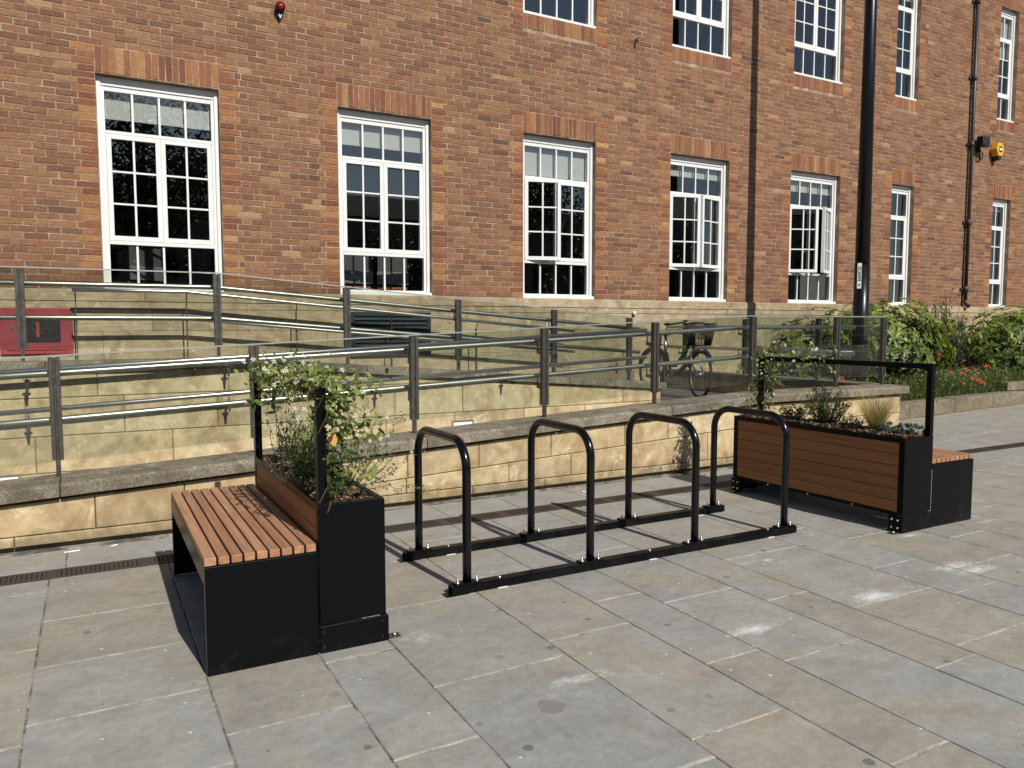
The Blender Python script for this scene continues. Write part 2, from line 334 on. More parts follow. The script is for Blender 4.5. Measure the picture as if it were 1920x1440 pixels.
# ------------------------------------------------------------------ mesh building
class MB:
    def __init__(s): s.v = []; s.f = []; s.sm = []; s.at = []; s.cur = 0.0
    def add(s, vs, fs, smooth=False):
        b = len(s.v); s.v += [tuple(q) for q in vs]
        for f in fs: s.f.append(tuple(b + i for i in f)); s.sm.append(smooth); s.at.append(s.cur)
        return s
    def box(s, x0, x1, y0, y1, z0, z1):
        return s.hexa([(x0, y0, z0), (x1, y0, z0), (x1, y1, z0), (x0, y1, z0), (x0, y0, z1), (x1, y0, z1), (x1, y1, z1), (x0, y1, z1)])
    def hexa(s, p):
        return s.add(p, [(3, 2, 1, 0), (4, 5, 6, 7), (0, 1, 5, 4), (1, 2, 6, 5), (2, 3, 7, 6), (3, 0, 4, 7)])
    def prism(s, poly, y0, y1, axis='y'):
        n = len(poly)
        if axis == 'y': a = [(x, y0, z) for x, z in poly]; b = [(x, y1, z) for x, z in poly]
        elif axis == 'x': a = [(y0, x, z) for x, z in poly]; b = [(y1, x, z) for x, z in poly]
        else: a = [(x, z, y0) for x, z in poly]; b = [(x, z, y1) for x, z in poly]
        return s.add(a + b, [tuple(range(n)), tuple(range(2 * n - 1, n - 1, -1))] + [(i, i + n, (i + 1) % n + n, (i + 1) % n) for i in range(n)])
    def tube(s, pts, r, n=10, cap=True, r_end=None, closed=False):
        pts = [Vector(p) for p in pts]; N = len(pts); vs = []; prev = None
        for i, p in enumerate(pts):
            if closed: t = (pts[(i + 1) % N] - pts[i - 1]).normalized()
            else: t = (pts[min(i + 1, N - 1)] - pts[max(i - 1, 0)]).normalized()
            if prev is None:
                a = Vector((0, 0, 1)) if abs(t.z) < 0.9 else Vector((1, 0, 0))
                u = t.cross(a).normalized()
            else: u = (prev - t * prev.dot(t)).normalized()
            prev = u; vv = t.cross(u)
            rr = r if r_end is None else r + (r_end - r) * i / max(1, N - 1)
            for k in range(n):
                a = 2 * PI * k / n; vs.append(p + (u * math.cos(a) + vv * math.sin(a)) * rr)
        fs = [(i * n + k, i * n + (k + 1) % n, (i + 1) * n + (k + 1) % n, (i + 1) * n + k) for i in range(N - 1) for k in range(n)]
        if closed: fs += [((N - 1) * n + k, (N - 1) * n + (k + 1) % n, (k + 1) % n, k) for k in range(n)]
        b = len(s.v); s.add(vs, fs, True)
        if cap and not closed:
            s.f.append(tuple(b + k for k in range(n - 1, -1, -1))); s.sm.append(False); s.at.append(s.cur)
            s.f.append(tuple(b + (N - 1) * n + k for k in range(n))); s.sm.append(False); s.at.append(s.cur)
        return s
    def bar(s, a, b, wu, wv, up=(0, 0, 1)):
        a, b = Vector(a), Vector(b); t = (b - a).normalized(); u = Vector(up); u = (u - t * u.dot(t)).normalized(); v = t.cross(u)
        P = []
        for q in (a, b):
            P += [q - u * wu - v * wv, q + u * wu - v * wv, q + u * wu + v * wv, q - u * wu + v * wv]
        return s.hexa(P)
    def mesh(s, name, bevel=0.0, seg=2, attr=False):
        me = bpy.data.meshes.new(name); me.from_pydata(s.v, [], s.f)
        me.polygons.foreach_set('use_smooth', s.sm)
        if attr:
            a = me.attributes.new('rnd', 'FLOAT', 'FACE'); a.data.foreach_set('value', s.at)
        bm = bmesh.new(); bm.from_mesh(me)
        bmesh.ops.recalc_face_normals(bm, faces=bm.faces) if not attr else None
        if bevel:
            es = [e for e in bm.edges if len(e.link_faces) == 2 and e.calc_face_angle(0) > 0.6]
            bmesh.ops.bevel(bm, geom=es, offset=bevel, segments=seg, affect='EDGES', profile=0.5, clamp_overlap=True)
        bm.to_mesh(me); bm.free()
        return me

def link(name, me, mat, parent=None, loc=None, rot=None, scale=None, **props):
    o = bpy.data.objects.new(name, me); COL.objects.link(o)
    if mat is not None and me is not None and not me.materials: me.materials.append(M[mat])
    if parent is not None: o.parent = parent
    if loc is not None: o.location = loc
    if rot is not None: o.rotation_euler = rot
    if scale is not None: o.scale = scale
    for k_, v_ in props.items(): o[k_] = v_
    return o

def world_origin(o):
    p = Vector((0, 0, 0)); q = o
    while q is not None: p += q.location; q = q.parent
    return p

def build(mb, name, mat, parent=None, bevel=0.0, seg=2, attr=False, recenter=True, **props):
    """mb in world metres; the object gets its origin in the middle of the foot of its own shape"""
    V = np.array(mb.v)
    c = Vector(((V[:, 0].min() + V[:, 0].max()) / 2, (V[:, 1].min() + V[:, 1].max()) / 2, V[:, 2].min())) if recenter else Vector((0, 0, 0))
    mb.v = [tuple(q) for q in (V - np.array(c))]
    base = world_origin(parent) if parent is not None else Vector((0, 0, 0))
    return link(name, mb.mesh(name, bevel, seg, attr), mat, parent, c - base, **props)

def thing(name, label, cat, loc=(0, 0, 0), rotz=0.0, group=None):
    o = bpy.data.objects.new(name, None); COL.objects.link(o)
    o.location = loc; o.rotation_euler = (0, 0, rotz); o.empty_display_size = 0.1
    o['label'] = label; o['category'] = cat
    if group: o['group'] = group
    return o
def tag(o, label, cat, group=None):
    o['label'] = label; o['category'] = cat
    if group: o['group'] = group
    return o
def box_part(name, mat, parent, x0, x1, y0, y1, z0, z1, bevel=0.0, **props):
    return build(MB().box(x0, x1, y0, y1, z0, z1), name, mat, parent, bevel, 4 if mat == 'black_coat' and bevel >= .002 else 2, **props)

UNIT = {}
def unit_box(mat, name):
    if name not in UNIT:
        me = MB().box(-.5, .5, -.5, .5, -.5, .5).mesh(name); me.materials.append(M[mat]); UNIT[name] = me
    return UNIT[name]

def rj(a): return (random.random() - 0.5) * 2 * a

# ------------------------------------------------------------------ pavement
def pavement():
    mb = MB(); mb.add([(-60, -60, -0.0045), (120, -60, -0.0045), (120, 60, -0.0045), (-60, 60, -0.0045)], [(0, 1, 2, 3)])
    pave = build(mb, 'pavement', 'joint_mortar', recenter=False); pave['kind'] = 'structure'
    xs = [-0.26, .37, .835, 1.16, 1.80, 2.27, 2.59, 3.09, 3.40, 4.06, 4.50]
    known = {0: [4.33, 3.74, 3.21, 2.60], 1: [4.0, 3.33, 2.79], 2: [4.4, 3.2, 2.35], 3: [4.42, 3.67, 2.77], 4: [4.75, 3.9, 2.93, 1.97], 5: [4.55, 3.25, 2.40, 1.53],
             6: [4.85, 4.0, 3.06, 2.26], 7: [4.62, 3.7, 2.82, 1.90], 8: [4.4, 3.45, 2.53], 9: [4.6, 3.75, 2.90, 2.41]}
    rnd = random.Random(3)
    x = -0.26; left = []
    while x > -4: d = rnd.choice([.33, .46, .58, .64]); left.append((x - d, x, -1)); x -= d
    rows = left[::-1] + [(xs[i], xs[i + 1], i) for i in range(10)]
    x = 4.50
    while x < 30: d = rnd.choice([.32, .42, .47, .55, .62]); rows.append((x, x + d, 99)); x += d
    flags = []
    for (a, b, i) in rows:
        ys = sorted(known.get(i, []))
        if i == -1 and abs(b + .26) < .01: ys = [3.06, 3.98]
        if not ys: ys = [2.0 + rnd.random()]
        y = ys[0]
        while y > -2.5: y -= rnd.uniform(.5, 1.02); ys.insert(0, y)
        while ys[-1] < 4.5: ys.append(ys[-1] + rnd.uniform(.55, .95))
        ys = [q for q in ys if q < 4.93] + [5.068]
        for q in range(len(ys) - 1): flags.append((a, b, ys[q], ys[q + 1]))
    # beyond the drain: one strip against the wall; on the right the paving carries on to the kerb
    x = -4.0
    while x < 8.6: d = rnd.uniform(.55, .95); flags.append((x, min(x + d, 8.6), 5.262, 5.70)); x += d
    x = 8.62
    while x < 30:
        d = rnd.choice([.42, .5, .58, .64]); y = 5.262; top = min(7.19 + .105 * (x + d - 8.6), 9.6)
        while y < top - .1:
            e = rnd.uniform(.5, 1.0)
            if y + e > top - .25: e = top - y
            flags.append((x, x + d, y, y + e)); y += e
        x += d
    def size(fl):
        c = ((fl[0] + fl[1]) / 2, (fl[2] + fl[3]) / 2, 0); px = to_px(c)
        if px[2] < 0.3: return 0
        vis = any(-40 < q[0] < 1960 and -40 < q[1] < 1480 for q in [to_px((xx, yy, 0)) for xx in fl[:2] for yy in fl[2:]])
        if c[1] > 5.2 and c[0] < 8.5 and c[1] > 5.75: vis = False
        return (fl[1] - fl[0]) * (fl[3] - fl[2]) * 1.45 / px[2] ** 3 if vis else 0
    flags.sort(key=size, reverse=True)
    rest = MB(); fill = MB()
    for i, (a, b, c, d) in enumerate(flags):
        g = .0026; K = 7
        def outline(ins, amp):
            pts = []
            for (p0, p1) in (((a, c), (b, c)), ((b, c), (b, d)), ((b, d), (a, d)), ((a, d), (a, c))):
                for q in range(K): pts.append((p0[0] + (p1[0] - p0[0]) * q / K, p0[1] + (p1[1] - p0[1]) * q / K))
            return [(min(max(x, a + g + ins + abs(rj(amp))), b - g - ins - abs(rj(amp))), min(max(y, c + g + ins + abs(rj(amp))), d - g - ins - abs(rj(amp)))) for x, y in pts]
        h = rj(.0012); n_ = 4 * K; tx, ty = rj(.002), rj(.002)
        ol = outline(0, .0028); lo = [(x, y, -.012) for x, y in ol]; mid = [(x, y, -.002) for x, y in ol]
        cx_, cy_ = (a + b) / 2, (c + d) / 2
        hi = [(x + (.005 if x < cx_ else -.005), y + (.005 if y < cy_ else -.005), h + tx * (x - cx_) + ty * (y - cy_)) for x, y in ol]
        lo, mid, hi = list(lo), list(mid), list(hi)
        fs = [tuple(range(2 * n_, 3 * n_))] + [(k, (k + 1) % n_, (k + 1) % n_ + n_, k + n_) for k in range(n_)] + [(k + n_, (k + 1) % n_ + n_, (k + 1) % n_ + 2 * n_, k + 2 * n_) for k in range(n_)]
        if c > -2: fill.box(a + .003, b - .003, c - .0055, c + .0055, -.0042, -.0016)
        if i < 295 and size((a, b, c, d)) > 0:
            mb = MB(); mb.add(lo + mid + hi, fs); o = build(mb, 'flagstone', 'flagstone', pave); o['rnd'] = random.random()
        else:
            rest.cur = random.random(); rest.add(lo + mid + hi, fs)
    o = build(rest, 'flagstone', 'flagstone', pave, attr=True, recenter=False); o['kind'] = 'stuff'
    o = build(fill, 'joint_filler', 'joint_filler', pave, recenter=False); o['kind'] = 'stuff'
    return pave
PAVE = pavement()

def drain():
    t = thing('drain_channel', 'long rusty cast-iron drain grating set in the paving along the stone wall', 'drain', (4, 5.165, 0))
    box_part('trough', 'dark_void', t, -4, 26, 5.07, 5.26, -.0043, -.0030)
    mb = MB(); L = .5
    mb.box(-L / 2 + .002, L / 2 - .002, -.094, -.070, -.0028, .0012); mb.box(-L / 2 + .002, L / 2 - .002, .070, .094, -.0028, .0012)
    n = 20
    for i in range(n):
        x = -L / 2 + L * (i + .5) / n
        if i in (9, 10): continue
        mb.box(x - .0075, x + .0075, -.070, .070, -.0028, .0010)
    mb.box(-.028, .028, -.070, .070, -.0028, .0011)
    me = mb.mesh('grating'); me.materials.append(M['iron_grate'])
    x = -4
    while x < 15.5: link('grating', me, None, t, (x + .25 - 4, 0, 0)); x += .5
drain()

# ------------------------------------------------------------------ stone walls of the ramp
def zc_front(x): return .355 + .0473 * x if x < 6.2 else .648          # underside of the front coping
def zc_mid(x): return 1.065 if x < 1.2 else 1.065 - .0805 * (x - 1.2)     # underside of the middle coping
def joints(x0, x1, lo, hi, off, rnd):
    out = [x0]; x = x0 + off
    while x < x1 - .25: out.append(x); x += rnd.uniform(lo, hi)
    return out + [x1]

def stone_hexa(mb, x0, x1, y0, y1, zb, zt, g=.0035, inset=.006):
    """ashlar block, front face at y0, chamfered arrises; zb and zt are functions of x"""
    a, b = x0 + g, x1 - g; fy = y0 + rj(.0025)
    def ring(i, y): return [(a + i, y, zb(a) + g + i), (b - i, y, zb(b) + g + i), (b - i, y, zt(b) - g - i), (a + i, y, zt(a) - g - i)]
    back, fr, f2 = ring(0, y1), ring(0, fy + inset), ring(inset, fy)
    vs = f2 + fr + back
    mb.add(vs, [(0, 1, 2, 3)] + [(k + 4, (k + 1) % 4 + 4, (k + 1) % 4, k) for k in range(4)] + [(k + 8, (k + 1) % 4 + 8, (k + 1) % 4 + 4, k + 4) for k in range(4)])

def ramp_wall():
    rnd = random.Random(5)
    t = thing('ramp_wall', 'low yellow sandstone wall with grey coping behind the bike hoops', 'wall', (4, 5.9, 0))
    core = MB(); core.prism([(-4, 0), (8.47, 0), (8.47, .648), (6.2, .648), (-4, .355 - .0473 * 4)], 5.815, 6.08)
    build(core, 'wall_core', 'stone_mortar', t)
    one = lambda c: (lambda x: c)
    def course(zb, zt, x0, x1, lo, hi, off):
        js = joints(x0, x1, lo, hi, off, rnd)
        if x0 == -4 and hi == .95: js = sorted([q for q in js if abs(q - .54) > .2] + [.54])
        for a, b in zip(js, js[1:]):
            mb = MB(); stone_hexa(mb, a, b, 5.77, 5.83, zb, zt, .0028); o = build(mb, 'stone', 'sandstone', t); o['rnd'] = rnd.random()
    course(one(.030), one(.10), -4, 8.48, .7, 1.15, .45)
    course(one(.10), lambda x: max(zc_front(x) - .235, .135), .54, 8.48, .55, 1.0, .5)
    course(lambda x: .10 if x < .54 else max(zc_front(x) - .235, .135), lambda x: zc_front(x) - .020, -4, 8.48, .5, .95, .62)
    box_part('end_stone', 'sandstone', t, 8.472, 8.486, 5.80, 6.06, .01, .646, rnd=.3)
    # coping stones, top weathered to a slight fall
    js = joints(-4, 8.57, 1.2, 1.36, 1.05, rnd)
    js = [-4, -2.75, -1.5, -.21, 1.07, 2.36, 3.63, 4.91, 6.25, 7.45, 8.57]
    for a, b in zip(js, js[1:]):
        a2, b2 = a + .003, b - .003
        za, zb = zc_front(a2), zc_front(b2)
        mb = MB(); h = .088
        P = lambda x, z: [(x, 5.715, z), (x, 6.10, z), (x, 6.10, z + h + .006), (x, 5.735, z + h), (x, 5.715, z + h - .016)]
        n = 5; A, B = P(a2, za), P(b2, zb)
        mb.add(A + B, [tuple(range(n)), tuple(range(2 * n - 1, n - 1, -1))] + [(i, i + n, (i + 1) % n + n, (i + 1) % n) for i in range(n)])
        o = build(mb, 'coping_stone', 'coping', t, .004, 1); o['rnd'] = rnd.random()
ramp_wall()

def mid_wall():
    rnd = random.Random(9)
    t = thing('ramp_wall', 'pale sandstone wall between the two ramps, seen through the glass', 'wall', (2, 7.85, 0))
    core = MB(); core.prism([(-4, 0), (6.40, 0), (6.40, zc_mid(6.4)), (1.2, 1.065), (-4, 1.065)], 7.708, 7.98)
    build(core, 'wall_core', 'stone_mortar', t)
    lev = [0.0, .18, .50, .835, 1.20]
    for i in range(4):
        z0, z1 = lev[i], lev[i + 1]
        zb = lambda x, z=z0: min(z, zc_mid(x) - .004)
        zt = lambda x, z=z1: min(z, zc_mid(x))
        x_end = 6.42
        if z0 > .1: x_end = min(6.42, 1.2 + (1.065 - z0 - .05) / .0805)
        js = joints(-4, x_end, .75, 1.25, .4 + .33 * (i % 2), rnd)
        for a, b in zip(js, js[1:]):
            mb = MB(); stone_hexa(mb, a, b, 7.70, 7.73, zb, zt); o = build(mb, 'stone', 'sandstone_pale', t); o['rnd'] = rnd.random()
    box_part('end_stone', 'sandstone_pale', t, 6.402, 6.42, 7.735, 7.96, .01, zc_mid(6.41) - .01, rnd=.4)
    js = [-4, -2.9, -1.7, -.35, .85, 1.2, 2.5, 3.8, 5.0, 5.9, 6.48]
    for a, b in zip(js, js[1:]):
        a2, b2 = a + .003, b - .003; za, zb = zc_mid(a2), zc_mid(b2); h = .085; mb = MB()
        mb.hexa([(a2, 7.655, za), (b2, 7.655, zb), (b2, 8.01, zb), (a2, 8.01, za), (a2, 7.655, za + h), (b2, 7.655, zb + h), (b2, 8.01, zb + h), (a2, 8.01, za + h)])
        o = build(mb, 'coping_stone', 'coping', t, .005, 1); o['rnd'] = rnd.random()
    # recessed step lights
    for k, (x, z, lab) in enumerate(((-.70, .158, 'small steel recessed light low in the pale ramp wall at the left edge'), (3.60, .372, 'small steel recessed light low in the pale ramp wall above the bike hoops'))):
        l = thing('recessed_light', lab, 'wall light', (x, 7.70, z), group='recessed lights along the ramp wall')
        mb = MB(); 
        for q in ((-.13, .13, -.036, -.026), (-.13, .13, .026, .036), (-.13, -.118, -.026, .026), (.118, .13, -.026, .026)): mb.box(x + q[0], x + q[1], 7.680, 7.705, z + q[2], z + q[3])
        build(mb, 'bezel', 'silver_part', l); box_part('diffuser', 'white_print', l, x - .118, x + .118, 7.690, 7.7, z - .026, z + .026)
mid_wall()

def end_wall():
    t = thing('ramp_wall', 'short stone end wall of the ramp landing behind the bicycle', 'wall', (8.45, 8, 0))
    box_part('wall_core', 'sandstone_pale', t, 8.34, 8.56, 6.085, 9.93, 0, .648, rnd=.5)
    for a, b in ((6.105, 7.35), (7.35, 8.6), (8.6, 9.93)):
        box_part('coping_stone', 'coping', t, 8.30, 8.60, a + .003, b - .003, .650, .742, .005, rnd=random.random())
end_wall()

def ramps():
    z = lambda x: .46 - .0473 * (6.25 - x) if x < 6.25 else .46
    mb = MB(); mb.prism([(-4, -.02), (6.25, -.02), (6.25, .455), (-4, max(z(-4), .01))], 6.085, 7.70)
    o = build(mb, 'ramp', 'ramp_surface'); o['kind'] = 'structure'
    mb = MB(); mb.box(6.252, 8.34, 6.085, 9.92, -.02, .46); o = build(mb, 'landing', 'dark_asphalt'); o['kind'] = 'structure'
    mb = MB(); mb.prism([(-4, -.02), (6.248, -.02), (6.248, .457), (1.1, .93), (-4, .93)], 8.0, 9.92)
    o = build(mb, 'upper_ramp', 'ramp_surface'); o['kind'] = 'structure'
ramps()

# ------------------------------------------------------------------ the building
YF = 10.0
Z_SILL, Z_HEAD = 1.88, 4.302
G = (Z_HEAD - Z_SILL) / 32
WIN = [(.154, 1.464), (2.914, 4.226), (5.686, 6.985), (8.479, 9.785), (11.303, 12.64), (14.18, 14.90), (17.70, 18.40)]
UP = [2, 3, 4, 5, 6]
Z_UP = 6.005
X_L, X_R, Z_T = -3.6, 23.0, 9.3
BLD = thing('brick_building', 'red brick building with white multi-paned windows and a stone plinth', 'building', (9.0, 10.0, 0))

def facade():
    t = BLD
    ops = [(a, b, Z_SILL, Z_HEAD) for a, b in WIN] + [(WIN[i][0], WIN[i][1], Z_UP, 8.43) for i in UP]
    # mortar backing with the openings left out
    xs = sorted({X_L, X_R, *[q for o in ops for q in o[:2]]}); zs = sorted({Z_SILL, Z_T, *[q for o in ops for q in o[2:]]})
    mb = MB()
    for a, b in zip(xs, xs[1:]):
        for c, d in zip(zs, zs[1:]):
            mx, mz = (a + b) / 2, (c + d) / 2
            if any(o[0] < mx < o[1] and o[2] < mz < o[3] for o in ops): continue
            mb.box(a, b, YF + .0022, YF + .15, c, d)
    build(mb, 'wall', 'mortar', t)
    bricks = []      # (x0,x1,z0,z1,jamb)
    n = int((Z_T - Z_SILL) / G)
    B, J = .2405, .0092
    special = []     # soldier arches and sub-sills block the coursing
    for a, b in WIN: special.append((a, b, Z_HEAD, Z_HEAD + 4 * G))
    for i in UP:
        special.append((WIN[i][0], WIN[i][1], Z_UP - .228, Z_UP)); special.append((WIN[i][0], WIN[i][1], 8.43, 8.43 + 4 * G))
    for s in special:
        k = max(1, round((s[1] - s[0]) / .0735)); wd = (s[1] - s[0]) / k
        for q in range(k): bricks.append((s[0] + q * wd + J / 2, s[0] + (q + 1) * wd - J / 2, s[2] + J / 2, s[3] - J / 2, .82))
    for i in range(n):
        z0, z1 = Z_SILL + i * G, Z_SILL + (i + 1) * G
        zm = (z0 + z1) / 2
        cuts = sorted([(a, b, 1) for a, b, c, d in ops if c - .02 < zm < d] + [(a, b, 2) for a, b, c, d in special if c < zm < d and not any(o[0] == a and o[2] - .02 < zm < o[3] for o in ops)])
        x = X_L; segs = []
        for a, b, kk in cuts: segs.append((x, a, kk)); x = b
        segs.append((x, X_R, 0))
        for si, (a, b, kk) in enumerate(segs):
            s0, s1 = a, b
            jl = .236 if i % 2 else .178
            if si > 0: bricks.append((a + J / 2, a + jl - J / 2, z0 + J / 2, z1 - J / 2, 1.0)); s0 = a + jl
            if si < len(segs) - 1: bricks.append((b - jl + J / 2, b - J / 2, z0 + J / 2, z1 - J / 2, 1.0)); s1 = b - jl
            ph = (i % 2) * B / 2 + (.04 if (i // 2) % 5 == 2 else 0)
            k0 = math.floor((s0 - ph) / B) + 1
            edges = [s0]; x = ph + k0 * B
            while x < s1 - 1e-6:
                if x - edges[-1] > .07: edges.append(x)
                x += B
            if len(edges) > 1 and s1 - edges[-1] < .07: edges.pop()
            edges.append(s1)
            for p, q in zip(edges, edges[1:]): bricks.append((p + J / 2, q - J / 2, z0 + J / 2, z1 - J / 2, 0.0))
    def score(br):
        c = ((br[0] + br[1]) / 2, YF, (br[2] + br[3]) / 2); px = to_px(c)
        if not (10 < px[0] < 1910 and 6 < px[1] < 545): return 0
        return (br[1] - br[0]) * (br[3] - br[2]) / px[2] ** 2
    order = sorted(range(len(bricks)), key=lambda q: score(bricks[q]), reverse=True)
    top = set(order[:296])
    me = MB(); c = .0035      # unit brick with a chamfered face
    me.add([(-.485, -.5, -.46), (.485, -.5, -.46), (.485, -.5, .46), (-.485, -.5, .46), (-.5, -.46, -.5), (.5, -.46, -.5), (.5, -.46, .5), (-.5, -.46, .5), (-.5, .5, -.5), (.5, .5, -.5), (.5, .5, .5), (-.5, .5, .5)],
           [(0, 1, 2, 3)] + [(k + 4, (k + 1) % 4 + 4, (k + 1) % 4, k) for k in range(4)] + [(k + 8, (k + 1) % 4 + 8, (k + 1) % 4 + 4, k + 4) for k in range(4)])
    unit = me.mesh('brick'); unit.materials.append(M['brick'])
    V, F, A, JB = [], [], [], []
    uv = np.array(me.v)
    rr = random.Random(21)
    for q, (x0, x1, z0, z1, jb) in enumerate(bricks):
        rv = rr.random(); rv = .5 + (rv - .5) * .80 if rr.random() > .05 else rr.choice([.0, .04, .95, 1.0])
        prd = rr.random() ** 2 * .0045
        w_, h_ = x1 - x0 - abs(rj(.004)), z1 - z0 - abs(rj(.003)); dpt = .155
        cx, cy, cz = (x0 + x1) / 2 + rj(.001), YF - .001 - prd + dpt / 2, (z0 + z1) / 2 + rj(.0012)
        if q in top:
            link('brick', unit, None, t, (cx - 9.0, cy - 10.0, cz), rot=(0, rj(.004), 0), scale=(w_, dpt, h_), rnd=rv, jamb=jb)
        else:
            b0 = len(V) * 12; a = rj(.004)
            P = uv * (w_, dpt, h_); P = np.stack([P[:, 0] + P[:, 2] * a, P[:, 1], P[:, 2] - P[:, 0] * a], 1) + (cx, cy, cz)
            V.append(P); A.append(rv); JB.append(jb)
    nb = len(V); Vall = np.concatenate(V) - np.array((9.0, 10.0, 0)); f1 = np.array(me.f)
    faces = (f1[None] + (np.arange(nb) * 12)[:, None, None]).reshape(-1, 4)
    mm = bpy.data.meshes.new('brick'); mm.from_pydata(Vall.tolist(), [], faces.tolist())
    for nm, dat in (('rnd', A), ('jamb', JB)):
        at = mm.attributes.new(nm, 'FLOAT', 'FACE'); at.data.foreach_set('value', np.repeat(np.array(dat, np.float32), len(f1)))
    mm.materials.append(M['brick'])
    o = link('brick', mm, None, t, (0, 0, 0)); o['kind'] = 'stuff'
    # inner leaf of the wall, rooms, end walls, roof
    mb = MB()
    for a, b in zip(xs, xs[1:]):
        for c, d in zip([0.9] + zs, zs + [9.6]):
            mx, mz = (a + b) / 2, (c + d) / 2
            if d - c < .01 or any(o[0] < mx < o[1] and o[2] < mz < o[3] for o in ops): continue
            mb.box(a, b, YF + .225, YF + .33, c, d)
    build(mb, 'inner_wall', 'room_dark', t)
    mb = MB()
    mb.box(X_L, X_R, 10.335, 15.0, 1.15, 1.25); mb.box(X_L, X_R, 10.335, 15.0, 4.75, 5.3); mb.box(X_L, X_R, 10.335, 15.0, 9.0, 9.3); mb.box(X_L, X_R, 15.0, 15.2, 1.15, 9.3)
    for x in (X_L, 2.2, 4.95, 7.7, 10.5, 13.4, 16.4, X_R - .15): mb.box(x, x + .15, 10.335, 14.99, 1.26, 4.74); mb.box(x, x + .15, 10.335, 14.99, 5.31, 8.99)
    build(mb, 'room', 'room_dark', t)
    box_part('roof', 'far_roof', t, X_L, X_R, 9.95, 15.4, 9.31, 9.6)

def plinth():
    t = BLD; rnd = random.Random(4)
    # moulded sill band: sloping top, then a drip, in stones about 1.9 m long
    js = joints(X_L, X_R, 1.5, 2.3, .9, rnd)
    for a, b in zip(js, js[1:]):
        mb = MB(); poly = [(9.945, 1.745), (10.1, 1.745), (10.1, 1.876), (9.985, 1.876), (9.945, 1.858)]
        mb.prism(poly, a + .002, b - .002, 'x'); o = build(mb, 'sill_stone', 'plinth_stone', t); o['rnd'] = rnd.random()
    lev = [0, .35, .72, 1.07, 1.40, 1.655, 1.738]
    for i in range(6):
        js = joints(X_L, X_R, .95, 1.5, .35 + .5 * (i % 2), rnd) if i < 5 else joints(X_L, X_R, 2.2, 3.0, .4, rnd)
        for a, b in zip(js, js[1:]):
            if lev[i + 1] < .9 and b < 8: continue
            mb = MB(); y = 9.955 if i == 5 else 9.962
            stone_hexa(mb, a, b, y, 10.0, lambda x: lev[i], lambda x: lev[i + 1], .0018, .0025)
            o = build(mb, 'plinth_stone', 'plinth_stone', t); o['rnd'] = rnd.random()
    box_part('plinth_core', 'stone_mortar', t, X_L, X_R, 9.967, 10.105, 0, 1.744)

